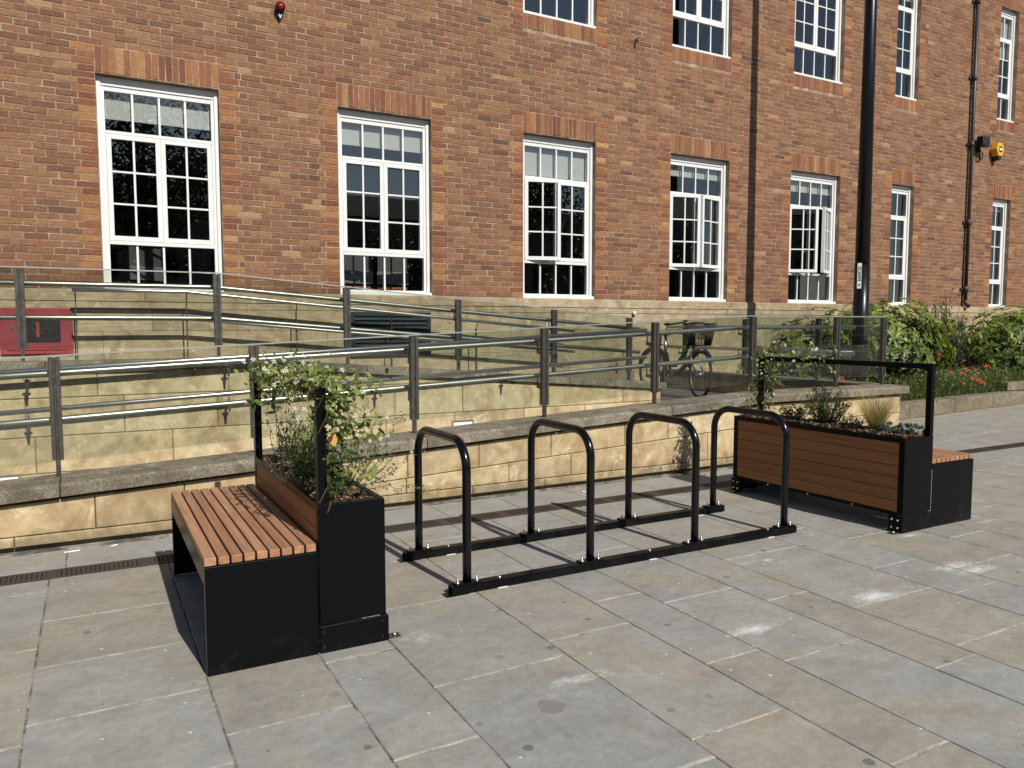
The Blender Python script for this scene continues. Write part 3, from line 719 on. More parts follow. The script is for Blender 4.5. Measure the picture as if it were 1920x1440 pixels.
def window(wi, x0, x1, z0, z1, nc, left_open, right_open, blind, upper=False):
    """box frame set back in the reveal; top light, casements of 2 x 3 panes, bottom light"""
    t = BLD
    wn = thing_part = bpy.data.objects.new('window', None)
    W, H = x1 - x0, z1 - z0
    yo = YF + .105                                    # outer face of the box frame
    zt0, zt1 = z1 - .165, z1 - .60                    # top light glass
    zc1, zc0 = z1 - .640, z0 + .570                   # casement outer
    zb1, zb0 = z0 + .525, z0 + .066                   # bottom light glass
    jw = .072; xi0, xi1 = x0 + jw, x1 - jw
    fr = MB()
    fr.box(x0 + .004, x0 + .048, yo - .022, yo + .08, z0, z1 - .004); fr.box(x1 - .048, x1 - .004, yo - .022, yo + .08, z0, z1 - .004)
    fr.box(x0 + .048, xi0 + .012, yo + .004, yo + .08, z0, z1 - .006); fr.box(xi1 - .012, x1 - .048, yo + .004, yo + .08, z0, z1 - .006)
    fr.box(x0 + .0485, x1 - .0485, yo - .018, yo + .078, z1 - .062, z1 - .008); fr.box(x0 + .0485, x1 - .0485, yo - .006, yo + .078, z1 - .105, z1 - .0625)
    fr.box(xi0 + .0125, xi1 - .0125, yo + .008, yo + .076, z1 - .160, z1 - .1055)
    fr.box(xi0 + .0125, xi1 - .0125, yo + .010, yo + .076, zc1 + .004, zt1)           # transom
    fr.box(xi0 + .0125, xi1 - .0125, yo - .004, yo + .076, zb1, zc0 - .004)           # lower transom
    fr.box(xi0 + .0125, xi1 - .0125, yo + .006, yo + .076, z0 + .0405, zb0)
    fr.box(x0 + .002, x1 - .002, yo - .085, yo + .1, z0 - .004, z0 + .040)     # sill
    xm = (x0 + x1) / 2
    if nc == 4: fr.box(xm - .016, xm + .016, yo + .014, yo + .074, zc0, zc1)
    cols = [xi0 + .014 + (xi1 - xi0 - .028) * k / nc for k in range(nc + 1)]
    for k in range(1, nc):
        for (a, b) in ((zt1, z1 - .160), (zb0, zb1)): fr.box(cols[k] - .0125, cols[k] + .0125, yo + .016, yo + .06, a, b)
    o = build(fr, 'window', 'white_upvc', t, .0025, 1)
    base = world_origin(o)
    un = unit_box('window_glass', 'pane')
    def pane(cx, cy, cz, w_, h_, rz=0.0):
        link('pane', un, None, o, Vector((cx, cy, cz)) - base, rot=(0, 0, rz), scale=(w_, .010, h_))
    for k in range(nc):
        c = (cols[k] + cols[k + 1]) / 2; w_ = cols[k + 1] - cols[k] - .023
        pane(c, yo + .035, (zt1 + z1 - .160) / 2, w_, z1 - .160 - zt1 - .002); pane(c, yo + .035, (zb0 + zb1) / 2, w_, zb1 - zb0 - .002)
    halves = [(xi0 + .014, xm - .002, -1, left_open), (xm + .002, xi1 - .014, 1, right_open)] if nc == 4 else [(xi0 + .014, xi1 - .014, -1, left_open)]
    for (a, b, side, ang) in halves:
        L = b - a; hx = a if side < 0 else b; rz = -math.radians(ang) if side < 0 else math.radians(ang)
        yh = yo - .004 if ang else yo + .004
        mb = MB(); s = -side; f = .052                # local: hinge at x=0, panel runs in direction s
        def lb(u0, u1, y0, y1, c0, c1):
            q0, q1 = sorted((s * u0, s * u1)); mb.box(q0, q1, y0, y1, c0, c1)
        h = zc1 - zc0
        lb(0, f, 0, .06, 0, h); lb(L - f, L, 0, .06, 0, h); lb(f, L - f, .001, .059, 0, f + .004); lb(f, L - f, .001, .059, h - f, h)
        lb(L / 2 - .012, L / 2 + .012, .012, .048, f, h - f)
        ph = (h - 2 * f - .004) / 3
        for k in (1, 2): lb(f, L - f, .013, .047, f + .004 + ph * k - .011, f + .004 + ph * k + .011)
        me = mb.mesh('casement', .0025, 1); me.materials.append(M['white_upvc'])
        link('casement', me, None, o, Vector((hx, yh, zc0)) - base, rot=(0, 0, rz))
        ca, sa = math.cos(rz), math.sin(rz)
        for k in range(3):
            for u in ((f + L / 2 - .012) / 2, (L / 2 + .012 + L - f) / 2):
                lx, ly = s * u, .030
                pane(hx + ca * lx - sa * ly, yh + sa * lx + ca * ly, zc0 + f + .004 + ph * (k + .5), L / 2 - f - .0125, ph - .023, rz)
    if blind:
        mb = MB(); mb.box(x0 + .09, x1 - .09, yo + .095, yo + .099, z1 - .1 - blind, z1 - .1); mb.box(x0 + .09, x1 - .09, yo + .088, yo + .106, z1 - .125 - blind, z1 - .1 - blind)
        build(mb, 'blind', 'blind_cloth', o)
    return o

facade(); plinth()
OPEN = [(0, 0), (0, 0), (16, 1.0), (14, 15), (22, 28), (0, 0), (0, 0)]
BLIND = [.33, .31, .45, .2, .22, .0, .12]
for i, (a, b) in enumerate(WIN):
    nc = 4 if i < 5 else 2
    window(i, a, b, Z_SILL, Z_HEAD, nc, OPEN[i][0], OPEN[i][1], BLIND[i])
    if i in UP: window(i, a, b, Z_UP, 8.43, nc, 0, 0, .9 if i in (3, 6) else .3, True)

# ------------------------------------------------------------------ chairs behind the second window and the first
def chair(x, y, rz, lab):
    t = thing('office_chair', lab, 'chair', (x, y, 1.25), rz, 'chairs inside the building')
    def p(mb, n, m_, bev=.0):
        me = mb.mesh(n, bev); link(n, me, m_, t)
    p(MB().box(-.23, .23, -.22, .22, .72, .78), 'seat', 'chair_seat', .02)
    mb = MB(); mb.box(-.22, .22, -.25, -.22, .84, 1.22); p(mb, 'backrest', 'chair_mesh', .01)
    mb = MB(); mb.box(-.23, .23, -.262, -.252, .80, .98); p(mb, 'back_shell', 'chair_shell', .004)
    for sx in (-1, 1):
        for sy in (-1, 1): p(MB().tube([(sx * .2, sy * .18, .72), (sx * .24, sy * .24, 0)], .012, 6), 'leg', 'silver_part')
chair(3.28, 10.75, .1, 'grey mesh chair with orange seat inside the second window, left one')
chair(3.86, 10.78, -.1, 'grey mesh chair with orange seat inside the second window, right one')
chair(.55, 11.3, .5, 'pale chair back inside the first window by the red cabinet')

# ------------------------------------------------------------------ balustrades and handrails
def post_mesh(zb, zt, stub=.115):
    mb = MB()
    mb.box(-.034, -.007, -.026, .026, zb + stub, zt); mb.box(.007, .034, -.026, .026, zb + stub, zt)
    mb.box(-.007, .007, -.016, .016, zb + stub - .02, zt - .004); mb.box(-.014, .014, -.02, .02, zb - .004, zb + stub - .001)
    return mb
def moved(mb, dx, dy, dz=0, rot=False):
    mb.v = [((-q[1] if rot else q[0]) + dx, (q[0] if rot else q[1]) + dy, q[2] + dz) for q in mb.v]; return mb

def bracket(mb, px, py, dy, zr, rot=False, drop=.085):
    """flat arm from the post to a pin under the rail"""
    q = MB(); s = 1 if dy > 0 else -1; y1 = dy
    a = [(-.004, s * .02, -drop - .045), (.004, s * .02, -drop - .045), (.004, y1 + s * .012, -drop - .028), (-.004, y1 + s * .012, -drop - .028), (-.004, s * .02, -drop), (.004, s * .02, -drop), (.004, y1 + s * .012, -drop), (-.004, y1 + s * .012, -drop)]
    q.hexa(a); q.tube([(0, y1, -drop - .004), (0, y1, -.012)], .006, 6)
    moved(q, px, py, zr, rot); b = len(mb.v); mb.v += q.v; mb.f += [tuple(i + b for i in f) for f in q.f]; mb.sm += q.sm; mb.at += q.at

def balustrade(t, posts, zbase, ztop, y, rail_dy, rails, ends, x_glass=None):
    for x in posts: build(moved(post_mesh(zbase(x), ztop(x)), x, y), 'post', 'post_steel', t, .002, 1)
    px = x_glass or posts
    for a, b in zip(px, px[1:]):
        mb = MB(); a2, b2 = a + .004, b - .004; ya, yb = y - .006, y + .006
        za0, zb0, za1, zb1 = zbase(a2) + .105, zbase(b2) + .105, ztop(a2) + .004, ztop(b2) + .004
        mb.hexa([(a2, ya, za0), (b2, ya, zb0), (b2, yb, zb0), (a2, yb, za0), (a2, ya, za1), (b2, ya, zb1), (b2, yb, zb1), (a2, yb, za1)])
        build(mb, 'glass_panel', 'rail_glass', t)
        mb = MB(); mb.bar((a, y, ztop(a) + .010), (b, y, ztop(b) + .010), .005, .008); build(mb, 'glass_edge_strip', 'bright_edge', t)  # added strip: stands for the bright line of the glass's own top edge
    for off in rails:
        mb = MB(); mb.tube([(x, y + rail_dy, ztop(x) - off) for x in ends], .0235, 14); build(mb, 'handrail', 'rail_steel', t)
        for x in posts:
            mb = MB(); bracket(mb, x, y, rail_dy, ztop(x) - off); build(mb, 'bracket', 'post_steel', t)

def ztop_front(x): return 1.285 + .0473 * (x - 1.0) if x < 6.25 else 1.5335
t = thing('glass_balustrade', 'steel and glass balustrade standing on the low stone wall behind the hoops', 'balustrade', (4, 5.98, .6))
balustrade(t, [-2.79, -1.51, -.222, 1.073, 2.356, 3.63, 4.912, 6.25, 7.59, 8.43], lambda x: zc_front(x) + .092, lambda x: ztop_front(x) + .02, 5.99, .125, (.115, .435), [-3.2, 0, 3, 6.1, 6.25, 6.4, 7.0, 8.06])
def ztop_mid(x): return 1.955 if x < 1.09 else 1.955 - .0803 * (x - 1.09)
t = thing('glass_balustrade', 'steel and glass balustrade sloping down to the right along the upper ramp', 'balustrade', (2, 7.88, 1.1))
balustrade(t, [-2.2, -.52, 1.085, 2.36, 3.64, 4.91, 6.04], lambda x: zc_mid(x) + .085, ztop_mid, 7.88, .12, (.122, .425), [-3.4, 0, .95, 1.09, 1.25, 3, 5, 6.3])

def end_balustrade():
    t = thing('glass_balustrade', 'steel and glass balustrade across the end of the landing behind the bicycle', 'balustrade', (8.43, 8, .74))
    ys = [6.94, 8.235, 9.53]; X = 8.43; zt = 1.555
    for y in ys: build(moved(post_mesh(.742, zt), X, y, 0, True), 'post', 'post_steel', t, .002, 1)
    for a, b in zip([6.0] + ys, ys + [9.93]):
        box_part('glass_panel', 'rail_glass', t, X - .006, X + .006, a + .03, b - .03 if b < 9.9 else b, .845, zt + .004)
        box_part('glass_edge_strip', 'bright_edge', t, X - .008, X + .008, a + .02, b, zt + .0045, zt + .013)
    for off in (.115, .435):
        mb = MB(); mb.tube([(X - .125, 6.3, zt - off), (X - .125, 9.8, zt - off)], .0235, 14); build(mb, 'handrail', 'rail_steel', t)
        for y in ys: mb = MB(); bracket(mb, X, y, .125, zt - off, True); build(mb, 'bracket', 'post_steel', t)
end_balustrade()

def wall_rail():
    t = thing('wall_handrail', 'pair of polished steel handrails fixed to the pale wall between the ramps', 'handrail', (2, 7.62, .8))
    zl = lambda x: .735 + .0497 * (x + .68)
    for off in (0, .335):
        mb = MB(); mb.tube([(-3.5, 7.55, zl(-3.5) + off), (6.05, 7.55, zl(6.05) + off)], .0225, 14); build(mb, 'handrail', 'rail_steel', t)
        for x in (-1.75, -.48, 1.12, 2.6, 4.1, 5.6):
            if off and zl(x) + off - .13 > zc_mid(x): continue
            z = zl(x) + off; mb = MB(); mb.tube([(x, 7.55, z - .015), (x, 7.55, z - .075)], .006, 6); mb.box(x - .03, x + .03, 7.54, 7.56, z - .078, z - .07)
            mb.prism([(x - .017, z - .08), (x + .017, z - .08), (x + .008, z - .17), (x - .008, z - .17)], 7.54, 7.555)
            mb.box(x - .012, x + .012, 7.54, 7.70, z - .092, z - .08); build(mb, 'bracket', 'post_steel', t)
    t = thing('wall_handrail', 'pair of steel handrails on thin posts beside the building plinth', 'handrail', (2, 9.72, 1))
    zt = lambda x: 1.855 if x < 1.0 else 1.855 - .088 * (x - 1.0)
    Y = 9.70
    for off in (0, .31):
        mb = MB(); mb.tube([(x, Y, zt(x) - off) for x in (-.16, .6, 1.0, 1.4, 4, 6.4)], .0225, 14); build(mb, 'handrail', 'rail_steel', t)
    for x in (-.13, 1.0, 2.27, 3.52, 4.78, 6.05):
        zg = .93 if x < 1.1 else .93 - .0919 * (x - 1.1)
        mb = MB(); mb.box(x - .006, x + .006, Y + .035, Y + .075, zg, zt(x) - .10); mb.tube([(x, Y + .05, zt(x) - .11), (x, Y, zt(x) - .015)], .007, 6)
        build(mb, 'post', 'post_steel', t)
wall_rail()

# ------------------------------------------------------------------ fittings on the building
def fittings():
    # red cabinet
    x0, x1, z0, z1, y = -.86, -.17, 1.150, 1.660, 9.93
    t = thing('fire_cabinet', 'red painted metal cabinet with meshed window on the stone plinth', 'cabinet', ((x0 + x1) / 2, 9.96, z0))
    box_part('body', 'red_paint', t, x0, x1, y, 9.97, z0, z1, .006)
    mb = MB(); a, b, c, d = x0 + .06, x1 - .055, z0 + .045, z1 - .045
    wx0, wx1, wz0, wz1 = x0 + .24, x1 - .12, z0 + .125, z1 - .13
    for q in ((a, wx0, c, d), (wx1, b, c, d), (wx0, wx1, c, wz0), (wx0, wx1, wz1, d)): mb.box(q[0], q[1], y - .010, y - .001, q[2], q[3])
    build(mb, 'door', 'red_paint', t)
    box_part('wire_window', 'black_plastic', t, wx0, wx1, y - .004, y - .001, wz0, wz1)
    mb = MB()
    for k in range(14): zz = wz0 + (wz1 - wz0) * (k + .5) / 14; mb.box(wx0, wx1, y - .006, y - .0045, zz - .002, zz + .002)
    build(mb, 'wire', 'post_steel', t)
    box_part('inlet', 'red_paint', t, wx0 + .1, wx0 + .13, y - .007, y - .0062, wz0 + .06, wz1 - .03)
    mb = MB()
    for cx in (wx0 + .045, wx0 + .19): mb.tube([(cx + .045 * math.cos(q), y - .0085, wz0 + .11 + .05 * math.sin(q)) for q in np.linspace(-.6, 3.6, 12)], .004, 6)
    build(mb, 'hose_coupling', 'stem_green', t)
    mb = MB(); mb.tube([(a + .06, y - .018, 1.44), (a + .06, y - .009, 1.44)], .02, 14); build(mb, 'lock', 'silver_part', t)
    # louvre
    x0, x1, z0, z1 = 3.02, 4.165, 1.05, 1.645
    t = thing('louvre_vent', 'dark blue-grey metal louvre vent in the stone plinth', 'vent', ((x0 + x1) / 2, 9.95, z0))
    mb = MB(); f = .055
    for q in ((x0, x1, z1 - f, z1), (x0, x1, z0, z0 + f), (x0, x0 + f, z0 + f, z1 - f), (x1 - f, x1, z0 + f, z1 - f)): mb.box(q[0], q[1], 9.925, 9.975, q[2], q[3])
    build(mb, 'frame', 'louvre_paint', t)
    box_part('backing', 'dark_void', t, x0 + f, x1 - f, 9.952, 9.958, z0 + f, z1 - f)
    n = 8
    for k in range(n):
        zz = z0 + f + (z1 - z0 - 2 * f) * (k + .5) / n; mb = MB()
        mb.bar((x0 + f, 9.94, zz), (x1 - f, 9.94, zz), .031, .004, (0, .62, .78)); build(mb, 'slat', 'louvre_paint', t)
    # downpipe
    X = 16.70
    t = thing('downpipe', 'black cast-iron downpipe running up the brick wall', 'pipe', (X, 9.93, 1.9))
    build(MB().tube([(X, 9.93, 1.98), (X, 9.93, 9.2)], .037, 12), 'pipe', 'pipe_paint', t)
    for z in (2.25, 3.68, 5.33, 6.72, 8.3): build(MB().tube([(X, 9.93, z - .06), (X, 9.93, z + .06)], .05, 12), 'collar', 'pipe_paint', t); box_part('lug', 'pipe_paint', t, X - .12, X + .12, 9.965, 9.985, z - .025, z + .025)
    build(MB().tube([(X, 9.93, 2.02), (X + .01, 9.92, 1.94), (X + .05, 9.86, 1.86)], .045, 12), 'shoe', 'pipe_paint', t)
    # floodlight with cable
    c = Vector((17.02, 9.86, 5.40))
    t = thing('floodlight', 'black box-shaped security light on the brick wall beside the downpipe', 'light', c)
    mb = MB(); mb.hexa([(c.x - .15, 9.78, c.z - .09), (c.x + .09, 9.78, c.z - .12), (c.x + .12, 9.94, c.z - .09), (c.x - .15, 9.94, c.z - .10), (c.x - .14, 9.80, c.z + .11), (c.x + .09, 9.78, c.z + .10), (c.x + .12, 9.94, c.z + .10), (c.x - .14, 9.94, c.z + .12)])
    build(mb, 'housing', 'black_plastic', t, .01)
    box_part('wall_bracket', 'black_plastic', t, c.x - .04, c.x + .0, 9.93, 10.0, c.z - .2, c.z - .05)
    build(MB().tube([(c.x - .02, 9.92, c.z - .15), (c.x - .03, 9.93, c.z - .32), (c.x + .03, 9.95, c.z - .36), (c.x + .12, 9.95, c.z - .30), (c.x + .13, 9.96, c.z - .18)], .016, 8), 'cable', 'black_plastic', t)
    # alarm box: hexagonal
    c = Vector((17.62, 9.9, 5.28))
    t = thing('alarm_box', 'yellow hexagonal burglar alarm box with black base on the brick wall', 'alarm', c)
    hx = [(-.075, -.145), (.075, -.145), (.15, .0), (.075, .145), (-.075, .145), (-.15, .0)]
    mb = MB(); mb.prism([(c.x + a, c.z + b + .03) for a, b in hx], 9.84, 9.99); build(mb, 'cover', 'yellow_plastic', t, .012)
    mb = MB(); mb.prism([(c.x - .075, c.z - .115), (c.x + .075, c.z - .115), (c.x + .035, c.z - .20), (c.x - .035, c.z - .20)], 9.86, 9.985); build(mb, 'base', 'black_plastic', t)
    box_part('badge', 'black_print', t, c.x - .055, c.x + .055, 9.836, 9.8395, c.z - .03, c.z + .09)
    box_part('badge_print', 'white_print', t, c.x - .045, c.x + .045, 9.833, 9.8355, c.z + .005, c.z + .055)
    mb = MB(); mb.tube([(c.x, 9.830, c.z + .03), (c.x, 9.8325, c.z + .03)], .009, 10); build(mb, 'badge_dot', 'black_print', t)
    # strobe
    c = Vector((2.20, 9.95, 5.38))
    t = thing('strobe_light', 'small round red beacon light high on the brick wall', 'light', c)
    mb = MB(); mb.prism([(c.x + .055 * math.cos(a), c.z + .055 * math.sin(a)) for a in np.linspace(0, PI, 9)] + [(c.x - .05, c.z - .05), (c.x, c.z - .15), (c.x + .05, c.z - .05)], 9.95, 9.995)
    build(mb, 'backplate', 'black_plastic', t)
    mb = MB(); mb.tube([(c.x, 9.905, c.z), (c.x, 9.95, c.z)], .056, 20, cap=False); mb.tube([(c.x, 9.907, c.z), (c.x, 9.949, c.z)], .050, 20, cap=False); build(mb, 'bezel', 'post_steel', t)
    me = bpy.data.meshes.new('lens'); bm = bmesh.new(); bmesh.ops.create_uvsphere(bm, u_segments=16, v_segments=10, radius=.045); bm.to_mesh(me); bm.free()
    for q in me.polygons: q.use_smooth = True
    link('lens', me, 'red_lens', t, (0, -.035, 0))
    mb = MB(); mb.bar((c.x - .016, 9.944, c.z - .075), (c.x, 9.944, c.z - .13), .003, .004, (0, 1, 0)); mb.bar((c.x + .016, 9.944, c.z - .075), (c.x, 9.944, c.z - .13), .003, .004, (0, 1, 0)); build(mb, 'mark', 'white_print', t)
    # little spout between the upper windows and a small bell fitting on the plinth
    p = at_y(1195, 74, 9.95)
    build(MB().tube([(p.x, 9.99, p.z), (p.x, 9.94, p.z + .01), (p.x - .01, 9.92, p.z - .05)], .016, 8), 'wall_spout', 'post_steel', label='tiny bent metal spout sticking out of the brick between upper windows', category='pipe')
    p = at_y(1189, 586, 9.94)
    tag(build(MB().tube([(p.x, 9.935, p.z - .03), (p.x, 9.935, p.z + .01), (p.x, 9.94, p.z + .025)], .035, 10, r_end=.008), 'bell_fitting', 'white_print'), 'small pale dome fitting on the stone plinth above the bicycle', 'fitting')
fittings()

# ------------------------------------------------------------------ bike rack
def bike_rack():
    yf, yr = 3.707, 4.4065; hx = [1.755, 2.567, 3.386, 4.2075]; zr = .052
    t = thing('bike_rack', 'black steel bike rack of four hoops on two floor rails', 'bike rack', (3.0, 4.05, 0))
    dome = MB(); dome.tube([(0, 0, 0), (0, 0, .004)], .016, 10); dome.tube([(0, 0, .004), (0, 0, .014)], .0095, 6); dome.tube([(0, 0, .014), (0, 0, .024)], .006, 8)
    bolt = dome.mesh('bolt'); bolt.materials.append(M['bolt_steel'])
    nut = MB().tube([(0, 0, 0), (0, 0, .005), (0, 0, .009)], .013, 10, r_end=.006).mesh('bolt'); nut.materials.append(M['bolt_steel'])
    for y in (yf, yr):
        mb = MB(); x0, x1 = 1.655, 4.305
        # lipped channel: web, two flanges
        mb.box(x0, x1, y - .030, y + .030, .046, zr); mb.box(x0, x1, y - .030, y - .024, .006, .0455); mb.box(x0, x1, y + .024, y + .030, .006, .0455)
        rl = build(mb, 'rail', 'black_coat', t, .0015, 1)
        box_part('floor_plate', 'black_coat', t, x0 - .035, x0 + .1, y - .032, y + .032, .0015, .0055)
        for x in (1.755 + .2, 2.567 + .45, 4.2075 - .16): link('bolt', nut, None, rl, Vector((x, y, zr)) - world_origin(rl))
        for x in (1.96, 3.02, 4.05): box_part('shim', 'white_print', rl, x - .03, x + .03, y - .036, y + .02, .002, .0058)
    for i, x in enumerate(hx):
        Rb, zt = .155, .827; pts = [(x, yf, zr)] + [(x, yf, zr + (zt - Rb - zr) * q) for q in (.3, .6, .9, 1.0)]
        for a in np.linspace(PI, PI / 2, 10)[1:]: pts.append((x, yf + Rb + Rb * math.cos(a), zt - Rb + Rb * math.sin(a)))
        for a in np.linspace(PI / 2, 0, 10): pts.append((x, yr - Rb + Rb * math.cos(a), zt - Rb + Rb * math.sin(a)))
        pts += [(x, yr, zr + (zt - Rb - zr) * q) for q in (.9, .6, .3, 0)]
        h = build(MB().tube(pts, .0245, 20), 'hoop', 'black_gloss', t); ho = world_origin(h)
        for y in (yf, yr):
            box_part('base_plate', 'black_coat', h, x - .078, x + .078, y - .031, y + .031, zr + .0005, zr + .0085, .001)
            for dx in (-.058, .058): link('bolt', bolt, None, h, Vector((x + dx, y, zr + .0085)) - ho)
bike_rack()

# ------------------------------------------------------------------ planter benches
def planter_bench(xs, s, pw, bw, y0, y1, label, back_side):
    """xs: seam between bench and planter; s=+1 when the planter lies towards +x"""
    H = .67; t = thing('planter_bench', label, 'planter bench', (xs, (y0 + y1) / 2, 0))
    def bx(name, mat, u0, u1, a, b, z0, z1, bev=.0015, par=None, **kw):
        q = sorted((xs + s * u0, xs + s * u1)); return box_part(name, mat, par or t, q[0], q[1], a, b, z0, z1, bev, **kw)
    # planter: u from .004 to pw
    g = .006
    for (a, b) in ((y0, y0 + .012), (y1 - .012, y1)): bx('end_panel', 'black_coat', g, pw, a, b, .128, H - .001, .004)
    bx('kick_plate', 'black_coat', g - .002, pw + .004, y0 - .005, y0 + .007, .002, .124, .0035); bx('kick_plate', 'black_coat', g - .002, pw + .004, y1 - .007, y1 + .005, .002, .124, .002)
    # rims
    bx('rim', 'black_coat', pw - .030, pw, y0 + .0125, y1 - .0125, H - .034, H, .002); bx('rim', 'black_coat', g, g + .030, y0 + .0125, y1 - .0125, H - .034, H, .002)
    bx('rim', 'black_coat', g + .0305, pw - .0305, y0 + .0125, y0 + .040, H - .030, H - .002, .002); bx('rim', 'black_coat', g + .0305, pw - .0305, y1 - .040, y1 - .0125, H - .030, H - .002, .002)
    # corner uprights of the open side and bottom rail
    for (a, b) in ((y0 + .0125, y0 + .045), (y1 - .045, y1 - .0125)):
        bx('corner_post', 'black_coat', pw - .022, pw, a, b, .126, H - .0345, .0015); bx('corner_post', 'black_coat', g, g + .020, a, b, .126, H - .0345, .0015)
    bx('bottom_rail', 'black_coat', pw - .020, pw - .001, y0 + .0455, y1 - .0455, .118, .140, .0015)
    bx('liner', 'black_coat', g + .022, pw - .024, y0 + .02, y1 - .02, .132, H - .06, 0)
    # boards
    nb = 6; zb, zt = .1415, H - .0355; hb = (zt - zb) / nb
    for k in range(nb):
        bx('board', 'board_wood', pw - .016, pw - .004, y0 + .0455, y1 - .0455, zb + k * hb + .0015, zb + (k + 1) * hb - .0015, .002, rnd=random.random())
        if k >= 3: bx('board', 'board_wood', g + .003, g + .016, y0 + .0455, y1 - .0455, zb + k * hb + .0015, zb + (k + 1) * hb - .0015, .002, rnd=random.random())
    # feet
    for (a, b) in ((y0 - .002, y0 + .10), (y1 - .10, y1 + .002)):
        f = bx('foot_bracket', 'black_coat', pw + .0045, pw + .011, a, b, .002, .12, .001)
        for yy in ((a + .028), (b - .028)):
            for zz in (.035, .09):
                mb = MB(); X = xs + s * (pw + .011); mb.tube([(X, yy, zz), (X + s * .005, yy, zz)], .0075, 8); build(mb, 'bolt', 'bolt_steel', f)
        mb = MB(); X = xs + s * (pw + .05)
        q = sorted((xs + s * (pw + .0115), xs + s * (pw + .075))); mb.box(q[0], q[1], a + .01, a + .06, .0015, .0065); tab = build(mb, 'foot_tab', 'post_steel', f)
        build(MB().tube([(X, a + .035, .007), (X, a + .035, .016)], .011, 8), 'bolt', 'bolt_steel', f)
    for q in (.25, .5, .75):
        mb = MB(); X = xs + s * (pw - .001); yy = y0 + (y1 - y0) * q; mb.tube([(X, yy, .129), (X + s * .006, yy, .129)], .006, 8); build(mb, 'bolt', 'bolt_steel', t)
    for zz in (.03, .1):
        for u in (.02, pw - .02):
            mb = MB(); X = xs + s * u; mb.tube([(X, y0 - .0055, zz), (X, y0 - .0075, zz)], .0035, 6); build(mb, 'rivet', 'post_steel', t)
    # hooped frame standing on the planter
    zt = 1.185; wdt = .020; u0 = g + .002
    q = sorted((xs + s * u0, xs + s * (u0 + .04)))
    fr = MB(); fr.box(q[0], q[1], y0 + .002, y0 + .042, H + .0005, zt); post = build(fr, 'frame_post', 'black_coat', t, .002)
    fr = MB(); fr.box(q[0], q[1], y1 - .042, y1 - .002, H + .0005, zt); build(fr, 'frame_post', 'black_coat', t, .002)
    fr = MB(); fr.box(q[0], q[1], y0 + .0425, y1 - .0425, zt - .04, zt); build(fr, 'frame_rail', 'black_coat', t, .002)
    xm = (q[0] + q[1]) / 2
    for (yy, d) in ((y0 + .0425, 1), (y1 - .0425, -1)):
        mb = MB(); mb.prism([(yy, H + .001), (yy + d * .055, H + .001), (yy, H + .055)], xm - .004, xm + .004, 'x'); build(mb, 'gusset', 'black_coat', t)
        mb = MB(); mb.prism([(yy, zt - .0405), (yy + d * .022, zt - .0405), (yy, zt - .062)], xm - .015, xm + .015, 'x'); build(mb, 'gusset', 'black_coat', t)
    # bench: u from 0 to -bw
    zs = .462
    for (a, b) in ((y0, y0 + .006), (y1 - .006, y1)): bx('bench_end', 'black_coat', -bw, -.003, a, b, .002, zs, .0029)
    for (a, b) in ((y0 + .0065, y0 + .040), (y1 - .040, y1 - .0065)): bx('bench_return', 'black_coat', -bw, -bw + .006, a, b, .002, zs, .0015)
    bx('bench_apron', 'black_coat', -bw, -bw + .006, y0 + .0405, y1 - .0405, zs - .085, zs, .0015)
    bx('bench_bearer', 'black_coat', -bw + .1, -bw + .13, y0 + .0405, y1 - .0405, zs - .05, zs - .004, 0); bx('bench_bearer', 'black_coat', -.10, -.07, y0 + .0405, y1 - .0405, zs - .05, zs - .004, 0)
    bx('sun_stop_sheet', 'black_coat', -bw + .008, -.006, y0 + .0065, y1 - .0065, zs - .003, zs - .0005, 0)  # unseen sheet added under the slats to stop sun stripes on the paving
    n = 9; pitch = bw / n
    for k in range(n):
        bx('slat', 'slat_wood', -bw + pitch * k + (.0 if k == 0 else .0035), -bw + pitch * (k + 1) - .0045, y0 + .0075, y1 - .0075, zs + .002, zs + .036, .0035, rnd=random.random())
    return t
U1 = planter_bench(.8402, 1, .3105, .4648, 3.303, 4.797, 'black steel planter with slatted timber bench left of the bike hoops', -1)
U2 = planter_bench(5.256, -1, .326, .4975, 3.306, 4.925, 'black steel planter with slatted timber bench right of the bike hoops', 1)

# ------------------------------------------------------------------ plants
def leaves_mesh(name, P, D, N, L, Wd, rnd, fold=.18, curl=.12, mat='leaf_dark'):
    """P base, D direction, N normal (n x 3); rounded, folded, drooping leaves of 6 triangles"""
    P, D, N = np.asarray(P, float), np.asarray(D, float), np.asarray(N, float); n = len(P)
    D /= np.linalg.norm(D, axis=1)[:, None] + 1e-9
    S = np.cross(D, N); S /= np.linalg.norm(S, axis=1)[:, None] + 1e-9; N = np.cross(S, D)
    L = np.asarray(L)[:, None] * np.ones((n, 1)); Wd = np.asarray(Wd)[:, None] * np.ones((n, 1))
    def pt(u, v, w_): return P + D * L * u + S * Wd * v + N * (w_ * L)
    vs = np.stack([pt(0, 0, 0), pt(.30, .42, fold * .35), pt(.66, .40, fold * .2 - curl * .35), pt(1, 0, -curl), pt(.66, -.40, fold * .2 - curl * .35), pt(.30, -.42, fold * .35), pt(.48, 0, -curl * .15)], 1).reshape(-1, 3)
    f = np.array([(0, 1, 6), (1, 2, 6), (2, 3, 6), (3, 4, 6), (4, 5, 6), (5, 0, 6)])
    fs = (f[None] + (np.arange(n) * 7)[:, None, None]).reshape(-1, 3)
    me = bpy.data.meshes.new(name); me.from_pydata(vs.tolist(), [], fs.tolist())
    at = me.attributes.new('rnd', 'FLOAT', 'FACE'); at.data.foreach_set('value', np.repeat(np.clip(np.asarray(rnd, np.float32), 0, 1), 6))
    me.polygons.foreach_set('use_smooth', [True] * len(fs))
    me.materials.append(M[mat]); return me

